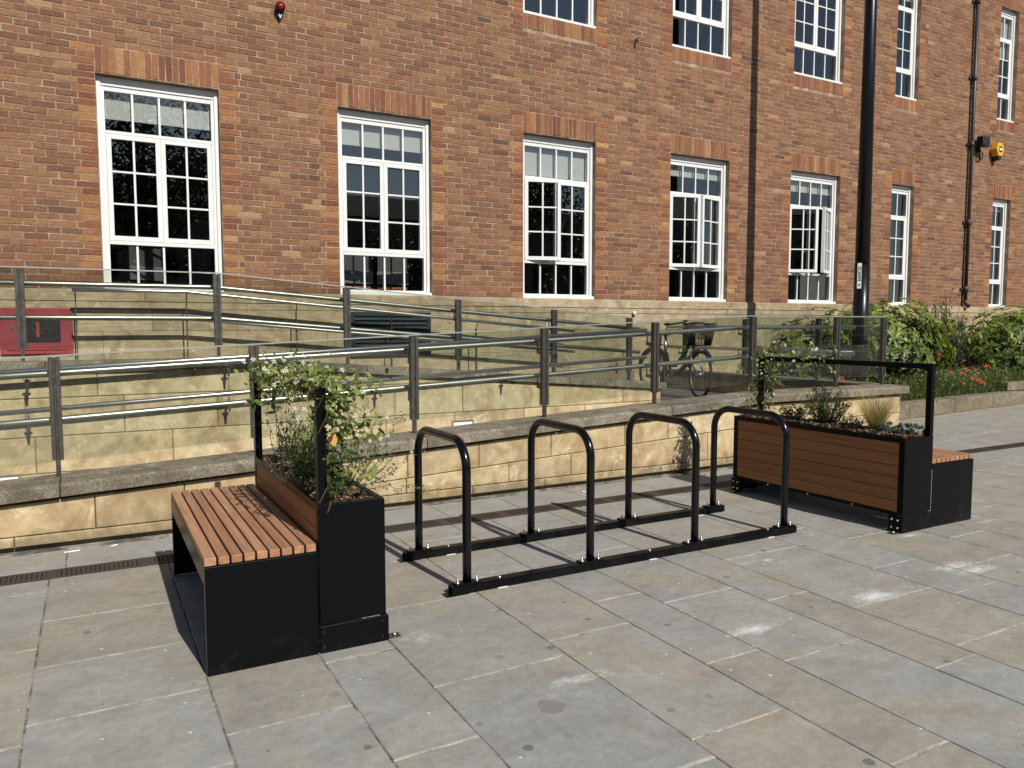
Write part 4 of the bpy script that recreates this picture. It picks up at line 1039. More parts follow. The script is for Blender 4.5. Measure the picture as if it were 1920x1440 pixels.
def blades_mesh(name, P, D, H, Wd, bend, rnd, mat, seg=4):
    """thin arching grass blades"""
    P = np.asarray(P, float); n = len(P); D = np.asarray(D, float); D /= np.linalg.norm(D, axis=1)[:, None]
    H = np.asarray(H)[:, None]; Wd = np.asarray(Wd)[:, None]; bend = np.asarray(bend)[:, None]
    horiz = D.copy(); horiz[:, 2] = 0; horiz += RNG.normal(0, .05, horiz.shape); horiz[:, 2] = 0; horiz /= np.linalg.norm(horiz, axis=1)[:, None] + 1e-9
    S = np.stack([-horiz[:, 1], horiz[:, 0], np.zeros(n)], 1)
    rows = []
    for k in range(seg + 1):
        u = k / seg; c = P + D * H * u + horiz * H * bend * u * u - np.array([0, 0, 1]) * H * bend * .55 * u ** 2.2
        wd = Wd * (1 - u ** 1.6 * .92); rows += [c - S * wd, c + S * wd]
    vs = np.stack(rows, 1).reshape(-1, 3); q = 2 * (seg + 1)
    f = np.array([(2 * k, 2 * k + 1, 2 * k + 3, 2 * k + 2) for k in range(seg)])
    fs = (f[None] + (np.arange(n) * q)[:, None, None]).reshape(-1, 4)
    me = bpy.data.meshes.new(name); me.from_pydata(vs.tolist(), [], fs.tolist())
    at = me.attributes.new('rnd', 'FLOAT', 'FACE'); at.data.foreach_set('value', np.repeat(np.clip(np.asarray(rnd, np.float32), 0, 1), seg))
    me.materials.append(M[mat]); return me

def flowers_mesh(name, P, N, size, petals=5, mat='petal_white'):
    P, N = np.asarray(P, float), np.asarray(N, float); N /= np.linalg.norm(N, axis=1)[:, None]
    n = len(P); A = np.cross(N, RNG.normal(size=(n, 3))); A /= np.linalg.norm(A, axis=1)[:, None]; B = np.cross(N, A)
    V = []; F = []; b = 0
    for i in range(n):
        s = size * RNG.uniform(.8, 1.2)
        for k in range(petals):
            a = 2 * PI * k / petals + RNG.uniform(-.15, .15)
            d = A[i] * math.cos(a) + B[i] * math.sin(a); e = -A[i] * math.sin(a) + B[i] * math.cos(a)
            V += [P[i], P[i] + d * s * .55 + e * s * .26 + N[i] * s * .12, P[i] + d * s + e * s * .12 - N[i] * s * .05, P[i] + d * s * .92 - e * s * .22 - N[i] * s * .05, P[i] + d * s * .5 - e * s * .18 + N[i] * s * .12]
            F.append((b, b + 1, b + 2, b + 3, b + 4)); b += 5
    me = bpy.data.meshes.new(name); me.from_pydata([tuple(q) for q in V], [], F)
    at = me.attributes.new('rnd', 'FLOAT', 'FACE'); at.data.foreach_set('value', RNG.random(len(F)).astype(np.float32)); me.materials.append(M[mat]); return me

def rdir(n, up=0.0):
    d = RNG.normal(size=(n, 3)); d[:, 2] += up; return d / np.linalg.norm(d, axis=1)[:, None]

def plant(name, label, cat, loc, group=None): return thing(name, label, cat, loc, 0, group)
def addm(t, name, me): return link(name, me, None, t, (0, 0, 0))
def stems(t, lines, r, mat='stem_brown', name='stem', n=5):
    mb = MB()
    for L in lines: mb.tube([Vector(q) for q in L], r, n, True, r * .4)
    me = mb.mesh(name); me.materials.append(M[mat]); link(name, me, None, t, (0, 0, 0))

def mulch(xs, s, pw, y0, y1, lab, up=0.0):
    x0, x1 = sorted((xs + s * .037, xs + s * (pw - .031)))
    n = 3000; cx = RNG.uniform(x0 + .008, x1 - .008, n); cy = RNG.uniform(y0 + .042, y1 - .042, n)
    hump = .012 * np.sin(cx * 23 + 1) * np.cos(cy * 9) + RNG.uniform(-.012, .012, n)
    cz = .652 + up + hump + up * .6 * np.sin((cx - x0) / (x1 - x0) * PI)
    V = []; F = []; A = []
    for i in range(n):
        l, w_, h = RNG.uniform(.006, .020), RNG.uniform(.003, .0065), RNG.uniform(.0012, .003)
        R = Matrix.Rotation(RNG.uniform(0, 6.28), 3, 'Z') @ Matrix.Rotation(RNG.normal(0, .45), 3, 'Y') @ Matrix.Rotation(RNG.normal(0, .5), 3, 'X'); c = Vector((cx[i], cy[i], cz[i])); b = len(V)
        for q in ((-l, -w_, -h), (l, -w_ * .6, -h), (l * .9, w_, -h), (-l, w_ * .8, -h), (-l * .9, -w_, h), (l * .8, -w_, h), (l, w_ * .7, h), (-l * .8, w_, h)): V.append(tuple(c + R @ Vector(q)))
        F += [tuple(b + k for k in f) for f in ((3, 2, 1, 0), (4, 5, 6, 7), (0, 1, 5, 4), (1, 2, 6, 5), (2, 3, 7, 6), (3, 0, 4, 7))]; A += [RNG.random() ** 1.25] * 6
    me = bpy.data.meshes.new('bark_mulch'); me.from_pydata(V, [], F); at = me.attributes.new('rnd', 'FLOAT', 'FACE'); at.data.foreach_set('value', np.array(A, np.float32)); me.materials.append(M['bark_chip'])
    o = link('bark_mulch', me, None); o['kind'] = 'stuff'; tag(o, lab, 'mulch')
    t = box_part('planter_soil', 'soil', None, x0, x1, y0 + .041, y1 - .041, .6105, .642 + up * .8); t['kind'] = 'stuff'; tag(t, 'dark soil under the ' + lab, 'soil')
mulch(.8402, 1, .3105, 3.303, 4.797, 'brown bark chips filling the planter left of the hoops')
mulch(5.256, -1, .326, 3.306, 4.925, 'brown bark chips filling the planter right of the hoops', .016)

def spray(P0, P1, n, sag=.0, jit=.02):
    a, b = np.array(P0, float), np.array(P1, float); u = np.linspace(0, 1, n)[:, None]
    p = a + (b - a) * u; p[:, 2] -= sag * (u[:, 0] ** 2); p += RNG.normal(0, jit, p.shape) * np.linspace(0, 1, n)[:, None]
    return p

def left_jasmine():
    X = .868; y0, y1 = 3.325, 4.775; zt = 1.175
    t = plant('climbing_jasmine', 'white-flowered climbing jasmine wound round the frame of the left planter', 'climber', (X, y0, .63))
    o = np.array((X, y0, .63)); P, D, N, L, Wd, C = [], [], [], [], [], []; FP, FN = [], []; lines = []
    # twining stems up the near post and along the rail
    for k in range(2):
        zz = np.linspace(.63, zt + .02, 30); ph = k * 1.7
        lines.append(np.stack([X + .034 * np.cos(zz * 15 + ph) + .01, y0 + .034 * np.sin(zz * 15 + ph) + .005, zz], 1) - o)
    yy = np.linspace(y0, y0 + 1.28, 26)
    for k in range(3): lines.append(np.stack([X + .03 * np.cos(yy * 14 + k * 2), yy, zt - .015 + .04 * np.sin(yy * 14 + k * 2)], 1) - o)
    def leafcl(n, c, sx, sy, sz, lo, hi, light):
        for _ in range(n):
            p = c + RNG.normal(0, 1, 3) * (sx, sy, sz); d = RNG.normal(0, 1, 3) + (0, -.25, -.15); P.append(p); D.append(d); N.append(RNG.normal(0, .45, 3) + (.0, -.35, 1))
            l = RNG.uniform(lo, hi); L.append(l); Wd.append(l * RNG.uniform(.40, .55)); C.append(np.clip(RNG.normal(light, .22), 0, 1))
    for u in np.linspace(0.18, 1.0, 30): leafcl(17, np.array((X + .0, y0 + 1.22 * u * .93, zt + .012)), .055, .05, .05, .022, .046, .68)
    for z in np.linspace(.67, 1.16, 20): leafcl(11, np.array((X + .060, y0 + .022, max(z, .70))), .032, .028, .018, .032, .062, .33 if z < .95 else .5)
    leafcl(130, np.array((X + .06, y0 + .06, zt)), .08, .06, .05, .028, .052, .66)
    leafcl(70, np.array((X + .16, y0 + .06, 1.0)), .075, .05, .05, .032, .06, .74)
    for (P1, n, sag) in (((X + .34, y0 + .1, zt + .02), 9, -.03), ((X + .28, y0 + .05, .97), 9, .03), ((X + .20, y0 + .12, zt - .09), 8, .02), ((X - .10, y0 + .9, zt + .06), 8, .0), ((X + .1, y0 + .5, zt + .09), 7, 0), ((X + .22, y0 - .02, .80), 7, .05),
                         ((X - .13, y0 + 1.0, zt - .09), 7, .05), ((X - .04, y0 + .95, zt - .15), 6, .05), ((X + .12, y0 + .3, zt + .07), 6, 0)):
        st = spray((X + .02, y0 + (.85 if P1[1] > y0 + .7 else .02), zt if P1[2] > .99 else P1[2] + .05), P1, 8, sag, .008); lines.append(st - o)
        for q in st[2:]:
            leafcl(2, q, .012, .012, .01, .04, .075, .72)
        FP.append(st[-1]); FN.append(RNG.normal(0, .5, 3) + (0, -.7, .7))
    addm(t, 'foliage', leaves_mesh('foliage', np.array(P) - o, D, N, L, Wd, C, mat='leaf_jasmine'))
    for u in np.linspace(.15, .95, 64): FP.append(np.array((X, y0 + 1.15 * u, zt + .03)) + RNG.normal(0, 1, 3) * (.07, .04, .05)); FN.append(RNG.normal(0, .5, 3) + (0, -.7, .6))
    for _ in range(26): FP.append(np.array((X + .14, y0 + .05, 1.05)) + RNG.normal(0, 1, 3) * (.09, .05, .11)); FN.append(RNG.normal(0, .5, 3) + (0, -.8, .5))
    addm(t, 'blossom', flowers_mesh('blossom', np.array(FP) - o, FN, .014))
    stems(t, lines, .0032, 'stem_brown')
    # the torn brown leaf on the post
    me = leaves_mesh('dead_leaf', [np.array((X + .03, y0 - .03, .99)) - o], [(.35, -.2, -.9)], [(0, -1, .1)], [.07], [.05], [.5], mat='leaf_jasmine'); me.materials.clear(); me.materials.append(M['wet_leaf']); addm(t, 'dead_leaf', me)
left_jasmine()

def bushy(name, label, cat, c, n, rx, ry, h, leaf_l, leaf_w, mat, upright=1.0, light=.5, stem_n=14, stem_mat='stem_green', group=None, spread=1.0, tips=None, shell=.0):
    t = plant(name, label, cat, c, group); o = np.array(c, float); lines = []; P, D, N, L, Wd, C = [], [], [], [], [], []
    for k in range(stem_n):
        a = RNG.uniform(0, 6.283); rr = math.sqrt(RNG.uniform(.02, 1)); end = np.array((rx * rr * math.cos(a), ry * rr * math.sin(a), h * (1 - .45 * rr * rr) * RNG.uniform(.72, 1.05)))
        b = np.array((end[0] * .22, end[1] * .22, 0)); u = np.linspace(0, 1, 7)[:, None]; line = b + (end - b) * u + np.array((end[0], end[1], 0)) * .18 * (u - u * u) * 2 * spread + RNG.normal(0, .01, (7, 3)) * u
        lines.append(line); m_ = max(3, n // stem_n); uu = RNG.uniform(.12 + shell, 1.0, m_)
        base = b + (end - b) * uu[:, None] + RNG.normal(0, 1, (m_, 3)) * (rx * .07, ry * .07, h * .03)
        d = rdir(m_) + (end / (np.linalg.norm(end) + 1e-6)) * upright; P.append(base); D.append(d); N.append(rdir(m_) * .6 + (0, -.2, 1))
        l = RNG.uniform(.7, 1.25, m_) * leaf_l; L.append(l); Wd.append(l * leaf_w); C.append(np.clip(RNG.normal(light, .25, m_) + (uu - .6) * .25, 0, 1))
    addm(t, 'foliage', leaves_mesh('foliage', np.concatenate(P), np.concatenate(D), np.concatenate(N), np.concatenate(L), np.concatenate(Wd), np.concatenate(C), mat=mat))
    stems(t, lines, max(.002, h * .006), stem_mat)
    if tips is not None: addm(t, 'blossom', flowers_mesh('blossom', [l_[-1] for l_ in lines][:tips], rdir(min(tips, len(lines)), .8), .012))
    return t

# left planter
bushy('lavender_bush', 'upright green lavender bush in the middle of the left planter', 'shrub', (1.0, 4.05, .625), 1500, .155, .32, .40, .036, .13, 'leaf_lavender', 1.6, .5, 60)
bushy('seedling', 'wispy dark-stemmed plant at the back of the left planter', 'plant', (.97, 4.5, .625), 130, .10, .16, .52, .035, .4, 'leaf_fine', .6, .25, 9, 'stem_brown')
bushy('trailing_salvia', 'loose small-leaved plant spilling from the near end of the left planter', 'plant', (1.06, 3.72, .63), 620, .36, .26, .36, .026, .38, 'leaf_fine', .5, .6, 42, spread=1.6, tips=8)
def trailing_extra():
    t = plant('trailing_sprig', 'thin leafy sprigs leaning out of the left planter toward the first hoop', 'plant', (1.1, 3.7, .63)); o = np.array((1.1, 3.7, .63)); lines = []; P, D = [], []
    for e, n in (((1.60, 3.8, .63), 16), ((1.55, 4.0, .98), 16), ((1.48, 3.9, .80), 14), ((1.40, 3.7, .72), 12), ((1.42, 4.1, .92), 12)):
        s_ = spray(o, e, n, .06 if e[2] < .7 else -.03, .012); lines.append(s_ - o)
        for q in s_[3:]:
            for _ in range(4): P.append(q - o + RNG.normal(0, .008, 3)); D.append(RNG.normal(0, 1, 3) + (.6, 0, .1))
    n = len(P); addm(t, 'foliage', leaves_mesh('foliage', P, D, rdir(n) * .6 + (0, -.2, 1), RNG.uniform(.014, .03, n), RNG.uniform(.007, .013, n), RNG.uniform(.3, .95, n), mat='leaf_fine')); stems(t, lines, .0016, 'stem_green')
trailing_extra()

# right planter
def right_jasmine():
    X = 5.228; y1 = 4.902; zt = 1.175
    t = plant('climbing_jasmine', 'climbing jasmine on the rear post of the right planter frame', 'climber', (X, y1, .63)); o = np.array((X, y1, .63)); P, D, N, L, Wd, C, FP, FN, lines = [], [], [], [], [], [], [], [], []
    for k in range(4):
        zz = np.linspace(.63, zt + .04, 26); lines.append(np.stack([X + .034 * np.cos(zz * 16 + k * 1.6), y1 - .02 + .034 * np.sin(zz * 16 + k * 1.6), zz], 1) - o)
    def cl(n, c, s_, lo, hi, li):
        for _ in range(n):
            P.append(np.array(c) + RNG.normal(0, 1, 3) * s_); D.append(RNG.normal(0, 1, 3) + (0, -.2, -.1)); N.append(RNG.normal(0, .5, 3) + (0, -.4, 1)); l = RNG.uniform(lo, hi); L.append(l); Wd.append(l * .47); C.append(np.clip(RNG.normal(li, .24), 0, 1))
    for z in np.linspace(.68, 1.22, 22): cl(12, (X, y1 - .03, z), (.048, .05, .03), .032, .062, .35 if z < 1.1 else .62)
    for u in np.linspace(0, .72, 18): cl(6, (X, y1 - u, zt + .01), (.03, .04, .03), .03, .055, .65)
    for (e, sag, z0) in (((X - .17, y1 - .02, .98), .08, 1.05), ((X - .20, y1 - .05, .83), .1, .88), ((X + .05, y1 - .1, 1.33), 0, 1.15), ((X + .10, y1 - .2, 1.36), .03, 1.18), ((X + .02, y1 - .52, 1.31), 0, zt), ((X + .04, y1 - .75, 1.27), 0, zt), ((X + .08, y1 - .7, 1.08), 0, zt), ((X - .06, y1 - .05, 1.30), 0, zt), ((X + .14, y1 - .1, .93), .0, 1.0)):
        y0 = y1 - .02 if e[1] > y1 - .4 else e[1] + .12
        s_ = spray((X, y0, z0), e, 8, sag, .008); lines.append(s_ - o)
        for q in s_[2:]: cl(2, q, (.012, .012, .01), .035, .065, .7)
        FP.append(s_[-1]); FN.append((RNG.normal(0, .4), -.8, .4))
    for _ in range(30): z = RNG.uniform(.75, 1.25); FP.append(np.array((X, y1 - .05, z)) + RNG.normal(0, 1, 3) * (.10, .05, .03)); FN.append(RNG.normal(0, .5, 3) + (0, -.8, .4))
    for _ in range(22): FP.append(np.array((X, y1 - RNG.uniform(0, .75), zt + .02)) + RNG.normal(0, 1, 3) * (.05, .03, .035)); FN.append(RNG.normal(0, .5, 3) + (0, -.8, .4))
    addm(t, 'foliage', leaves_mesh('foliage', np.array(P) - o, D, N, L, Wd, C, mat='leaf_jasmine')); addm(t, 'blossom', flowers_mesh('blossom', np.array(FP) - o, FN, .014)); stems(t, lines, .003)
right_jasmine()
bushy('evergreen_shrub', 'small dense dark shrub in the right planter near the jasmine', 'shrub', (5.11, 4.42, .65), 900, .12, .15, .20, .022, .45, 'leaf_dark', .6, .45, 26)
bushy('evergreen_shrub', 'taller dark narrow-leaved shrub in the middle of the right planter', 'shrub', (5.12, 4.12, .65), 1300, .14, .20, .36, .044, .17, 'leaf_dark', 1.0, .5, 48, tips=4)
bushy('evergreen_shrub', 'low sparse dark shrub beside the blond grass in the right planter', 'shrub', (5.10, 3.84, .65), 420, .09, .12, .14, .026, .3, 'leaf_dark', .6, .55, 14)
def stipa():
    c = np.array((5.10, 3.66, .66)); n = 900; t = plant('feather_grass', 'tuft of blond feather grass in the right planter', 'grass', c); a = RNG.uniform(0, 6.283, n); r = RNG.uniform(0, .035, n)
    P = np.stack([r * np.cos(a), r * np.sin(a), np.zeros(n)], 1); D = np.stack([np.cos(a) * .28, np.sin(a) * .28, np.ones(n)], 1) + RNG.normal(0, .11, (n, 3))
    addm(t, 'blade', blades_mesh('blade', P, D, RNG.uniform(.14, .38, n), RNG.uniform(.0007, .0016, n), RNG.uniform(0, .35, n), RNG.beta(2, 2, n), 'grass_straw', 5))
stipa()
def sedum(c, lab, n=16, s=.05):
    t = plant('sedum_plant', lab, 'succulent', c); P, D, N, L, Wd, C = [], [], [], [], [], []
    for k in range(n):
        q = np.array((RNG.normal(0, s * .8), RNG.normal(0, s * 1.2), RNG.uniform(.02, .075)))
        for j in range(16):
            a = j * 2.4; el = .25 + .9 * j / 16; d = np.array((math.cos(a) * math.cos(el), math.sin(a) * math.cos(el), math.sin(el))); P.append(q + (0, 0, j * .0012)); D.append(d); N.append((0, 0, 1)); l = .036 - .0011 * j; L.append(l); Wd.append(l * .42); C.append(RNG.uniform(.1, .95))
    addm(t, 'foliage', leaves_mesh('foliage', P, D, N, L, Wd, C, fold=.3, curl=-.1, mat='leaf_sedum')); stems(t, [[(0, 0, 0), (RNG.normal(0, s), RNG.normal(0, s), .05)] for _ in range(n)], .003, 'stem_green')
sedum((5.07, 3.52, .66), 'blue-grey sedum beside the blond grass'); sedum((5.10, 3.395, .66), 'blue-grey sedum at the near corner of the right planter')

# planting bed
def kerb_y(x): return 7.19 + .105 * (x - 8.6)
def bed():
    t = thing('bed_kerb', 'weathered stone kerb along the planting bed on the right', 'kerb', (14, 7.7, 0)); x = 8.6; rnd = random.Random(2)
    while x < 24:
        d = rnd.uniform(1.1, 1.5); a, b = x + .004, x + d - .004; ya, yb = kerb_y(a), kerb_y(b); h = .235 + rj(.008)
        mb = MB(); mb.hexa([(a, ya, 0), (b, yb, 0), (b, yb + .30, 0), (a, ya + .30, 0), (a, ya, h), (b, yb, h + rj(.006)), (b, yb + .30, h), (a, ya + .30, h)]); o = build(mb, 'kerb_stone', 'kerb_stone', t, .012, 2); o['rnd'] = rnd.random(); x += d
    mb = MB(); mb.add([(8.6, kerb_y(8.6) + .29, .19), (24, kerb_y(24) + .29, .19), (24, 9.97, .24), (8.6, 9.97, .24)], [(0, 1, 2, 3)]); o = build(mb, 'planting_bed', 'soil', recenter=False); o['kind'] = 'structure'
    mb = MB(); mb.box(15.0, 16.9, 8.05, 8.75, .24, .40)
    tag(build(mb, 'stone_slab', 'kerb_stone', None, .012, 2), 'grey stone slab lying in the planting bed at the right edge', 'stone')
    # grass and ground cover
    n = 15000; x = 8.75 + (20 - 8.75) * RNG.random(n); v = RNG.beta(1.0, 1.7, n); yk = 7.19 + .105 * (x - 8.6) + .26; y = yk + v * (9.7 - yk)
    P = np.stack([x, y, .2 + .03 * RNG.random(n)], 1); D = np.stack([RNG.normal(0, .35, n), RNG.normal(-.1, .35, n), np.ones(n)], 1)
    H = RNG.uniform(.16, .52, n) * (1 + .3 * np.sin(x * 2.1))
    me = blades_mesh('wild_grass', P, D, H, RNG.uniform(.002, .006, n), RNG.uniform(0, .7, n), RNG.beta(2, 2.2, n), 'grass_green', 4)
    o = link('wild_grass', me, None); o['kind'] = 'stuff'; tag(o, 'tangled long green grass and weeds growing along the kerb', 'grass')
    n = 15000; x = 8.8 + (19 - 8.8) * RNG.random(n); yk = 7.19 + .105 * (x - 8.6) + .2; y = yk + RNG.beta(1, 2.2, n) * 1.6
    P = np.stack([x, y, .2 + RNG.random(n) ** 1.3 * .46], 1)
    me = leaves_mesh('ground_cover', P, rdir(n, .3), rdir(n) * .5 + (0, -.3, 1), RNG.uniform(.03, .075, n), RNG.uniform(.010, .028, n), RNG.beta(2, 2, n), mat='leaf_fine')
    o = link('ground_cover', me, None); o['kind'] = 'stuff'; tag(o, 'low leafy wildflower foliage behind the kerb', 'ground cover')
    n = 230; x = 12.5 + 6 * RNG.random(n); yk = 7.19 + .105 * (x - 8.6) + .45; y = yk + RNG.random(n) * 1.0
    me = flowers_mesh('daisy', np.stack([x, y, .36 + .25 * RNG.random(n)], 1), rdir(n) * .4 + (0, -.7, .6), .018, 6); o = link('daisy', me, None); o['kind'] = 'stuff'; tag(o, 'tiny white daisies scattered through the wildflowers', 'daisies')
bed()
def poppies():
    pm = flowers_mesh('petals', [(0, 0, 0)], [(0, -.6, .8)], .06, 4, 'petal_red')
    for (x, y, Y) in ((1782, 697, 7.95), (1803, 699, 8.0), (1810, 690, 8.05), (1827, 692, 8.05), (1852, 686, 8.2), (1806, 718, 7.85), (1825, 709, 7.9), (1836, 713, 7.95), (1842, 717, 7.95), (1762, 664, 8.1), (1576, 708, 7.7)):
        p = at_y(x, y, Y); t = thing('poppy_flower', 'red poppy on a thin stem among the wildflowers', 'flower', (p.x, p.y, .2), random.uniform(-.6, .6), 'poppies in the planting bed')
        link('petals', pm, None, t, (0, 0, p.z - .2)); me = MB().tube([(rj(.02), rj(.02), 0), (rj(.02), .01, (p.z - .2) * .5), (0, .004, p.z - .2)], .003, 5).mesh('stem'); me.materials.append(M['stem_green']); link('stem', me, None, t)
poppies()

def big_leaf_bush(label, c, rx, ry, h, n, seed):
    """glossy evergreen: whorls of large leaves at the ends of branches"""
    t = plant('evergreen_bush', label, 'bush', c, 'evergreen bushes in the planting bed'); P, D, N, L, Wd, C, lines = [], [], [], [], [], [], []
    for k in range(n):
        a = RNG.uniform(0, 6.283); u = RNG.uniform(-.35, 1); rr = math.sqrt(max(0, 1 - u * u)); f = RNG.uniform(.5, 1.0) * (1 + .16 * math.sin(3 * a + seed) * math.cos(4 * u + seed) + .13 * math.sin(7 * a + 5 * u + seed * 2))
        e = np.array((rx * rr * math.cos(a) * f, ry * rr * math.sin(a) * f, h * (.45 + .5 * u * f))); out = np.array((rr * math.cos(a), rr * math.sin(a) - .15, u * .7 + .35))
        if k % 3 == 0: lines.append([np.array((e[0] * .1, e[1] * .1, 0)), e * (.5, .5, .55), e])
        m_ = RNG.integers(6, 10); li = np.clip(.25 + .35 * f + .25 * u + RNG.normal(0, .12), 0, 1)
        for j in range(m_):
            th = 6.283 * j / m_ + RNG.uniform(-.3, .3); ax = out / np.linalg.norm(out); b1 = np.cross(ax, (0.1, .2, 1)); b1 /= np.linalg.norm(b1); b2 = np.cross(ax, b1); d = ax * .35 + b1 * math.cos(th) + b2 * math.sin(th) + np.array((0, 0, -.15))
            P.append(e + RNG.normal(0, .012, 3)); D.append(d); N.append(ax + RNG.normal(0, .25, 3)); l = RNG.uniform(.085, .165); L.append(l); Wd.append(l * RNG.uniform(.34, .48)); C.append(np.clip(li + RNG.normal(0, .15), 0, 1))
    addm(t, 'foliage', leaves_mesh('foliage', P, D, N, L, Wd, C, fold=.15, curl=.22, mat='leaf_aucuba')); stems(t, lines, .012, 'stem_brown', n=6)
big_leaf_bush('large glossy yellow-green evergreen bush behind the lamp post', (12.35, 8.75, .2), 1.55, .85, 1.78, 850, 1)
big_leaf_bush('large glossy yellow-green evergreen bush at the right edge of the view', (17.1, 8.95, .2), 1.65, .85, 1.78, 820, 2)
big_leaf_bush('smaller evergreen bush seen through the end balustrade left of the lamp post', (10.7, 8.9, .2), .95, .7, 1.5, 220, 3)
bushy('airy_shrub', 'airy small-leaved dark shrub between the two evergreen bushes', 'shrub', (14.75, 9.3, .2), 4600, .85, .45, 1.9, .075, .40, 'leaf_dark', .5, .7, 90, 'stem_brown')
def strap():
    c = np.array((13.3, 9.4, .25)); n = 90; t = plant('strap_leaf_plant', 'dark arching strap-leaved plant against the plinth behind the bush', 'plant', c)
    a = RNG.uniform(0, 6.283, n); P = RNG.normal(0, .12, (n, 3)); P[:, 2] = 0; D = np.stack([np.cos(a) * .5, np.sin(a) * .3, np.ones(n)], 1)
    addm(t, 'blade', blades_mesh('blade', P, D, RNG.uniform(1.2, 1.75, n), RNG.uniform(.008, .014, n), RNG.uniform(.1, .5, n), RNG.uniform(0, .5, n), 'leaf_dark', 7))
strap()

def litter():
    for (x, y, l, a, lab) in ((135, 1034, .09, .1, 'white paper strip lying by the foot of the wall at the left'), (213, 1023, .045, .6, 'small white paper scrap by the wall beside the bench'),
                              (788, 966, .03, 1.2, 'tiny white scrap near the wall behind the first hoop'), (1094, 922, .035, .3, 'tiny white scrap near the wall behind the second hoop')):
        p = at_z(x, y, .003); mb = MB(); d = Vector((math.cos(a), math.sin(a), 0)); e = Vector((-d.y, d.x, 0)); w_ = .010
        c = Vector((p.x, p.y, .003)); mb.hexa([c - d * l / 2 - e * w_, c + d * l / 2 - e * w_, c + d * l / 2 + e * w_, c - d * l / 2 + e * w_] + [q + Vector((0, 0, .004)) for q in (c - d * l / 2 - e * w_, c + d * l / 2 - e * w_ * .7, c + d * l / 2 + e * w_, c - d * l / 2 + e * w_ * .6)])
        tag(build(mb, 'paper_scrap', 'white_print'), lab, 'litter')
litter()

# ------------------------------------------------------------------ lamp post
def lamp_post():
    X, Y = 10.55, 7.9; t = thing('lamp_post', 'tall black tapered steel lamp post in the planting bed', 'lamp post', (X, Y, .2))
    build(MB().tube([(X, Y, .18), (X, Y, 1.3), (X, Y, 2.4)], .118, 28, r_end=.113), 'base_column', 'lamp_black', t)
    build(MB().tube([(X, Y, 2.4), (X, Y, 5.5), (X, Y, 9.6)], .109, 28, r_end=.072), 'pole', 'lamp_black', t)
    build(MB().tube([(X, Y, 9.6), (X, Y, 10.0), (X - .05, Y - .3, 10.25), (X - .1, Y - .9, 10.35)], .05, 12), 'arm', 'lamp_black', t)
    mb = MB(); mb.box(X - .25, X + .05, Y - 1.6, Y - .85, 10.30, 10.42); build(mb, 'lantern', 'lamp_black', t, .03)
    # column number on a white strip, reading up the pole
    d = Vector((-X, -Y, 0)).normalized(); side = Vector((-d.y, d.x, 0)); c0 = Vector((X, Y, 0)) + d * .1195 - side * .035
    zt, zb = 2.42, 2.03; mb = MB(); q = .030
    mb.hexa([c0 - side * q + Vector((0, 0, zb)) + d * .0, c0 + side * q + Vector((0, 0, zb)), c0 + side * q - d * .004 + Vector((0, 0, zb)), c0 - side * q - d * .004 + Vector((0, 0, zb)),
             c0 - side * q + Vector((0, 0, zt)), c0 + side * q + Vector((0, 0, zt)), c0 + side * q - d * .004 + Vector((0, 0, zt)), c0 - side * q - d * .004 + Vector((0, 0, zt))])
    pl = build(mb, 'number_plate', 'white_print', t)
    cu = bpy.data.curves.new('digits', 'FONT'); cu.body = 'SC36943'; cu.size = .062; cu.align_x = 'CENTER'; cu.align_y = 'CENTER'; cu.extrude = .0006; cu.offset = .0012
    tmp = bpy.data.objects.new('tmp', cu); me = bpy.data.meshes.new_from_object(tmp); bpy.data.objects.remove(tmp); me.name = 'digits'; me.materials.clear(); me.materials.append(M['black_print'])
    # local x -> down the pole, local y -> to the viewer's right, local z -> out
    ex, ez = Vector((0, 0, -1)), d; ey = ez.cross(ex)
    mt = Matrix((ex, ey, ez)).transposed().to_4x4(); o = link('digits', me, None, pl); pos = c0 + d * .0012 + Vector((0, 0, (zt + zb) / 2 + .03)); mt.translation = pos - world_origin(pl); o.matrix_local = mt
    mb = MB(); p = c0 + Vector((0, 0, zb + .055)); mb.tube([p + d * .0008, p + d * .002], .014, 14); build(mb, 'dot', 'black_print', pl)
lamp_post()

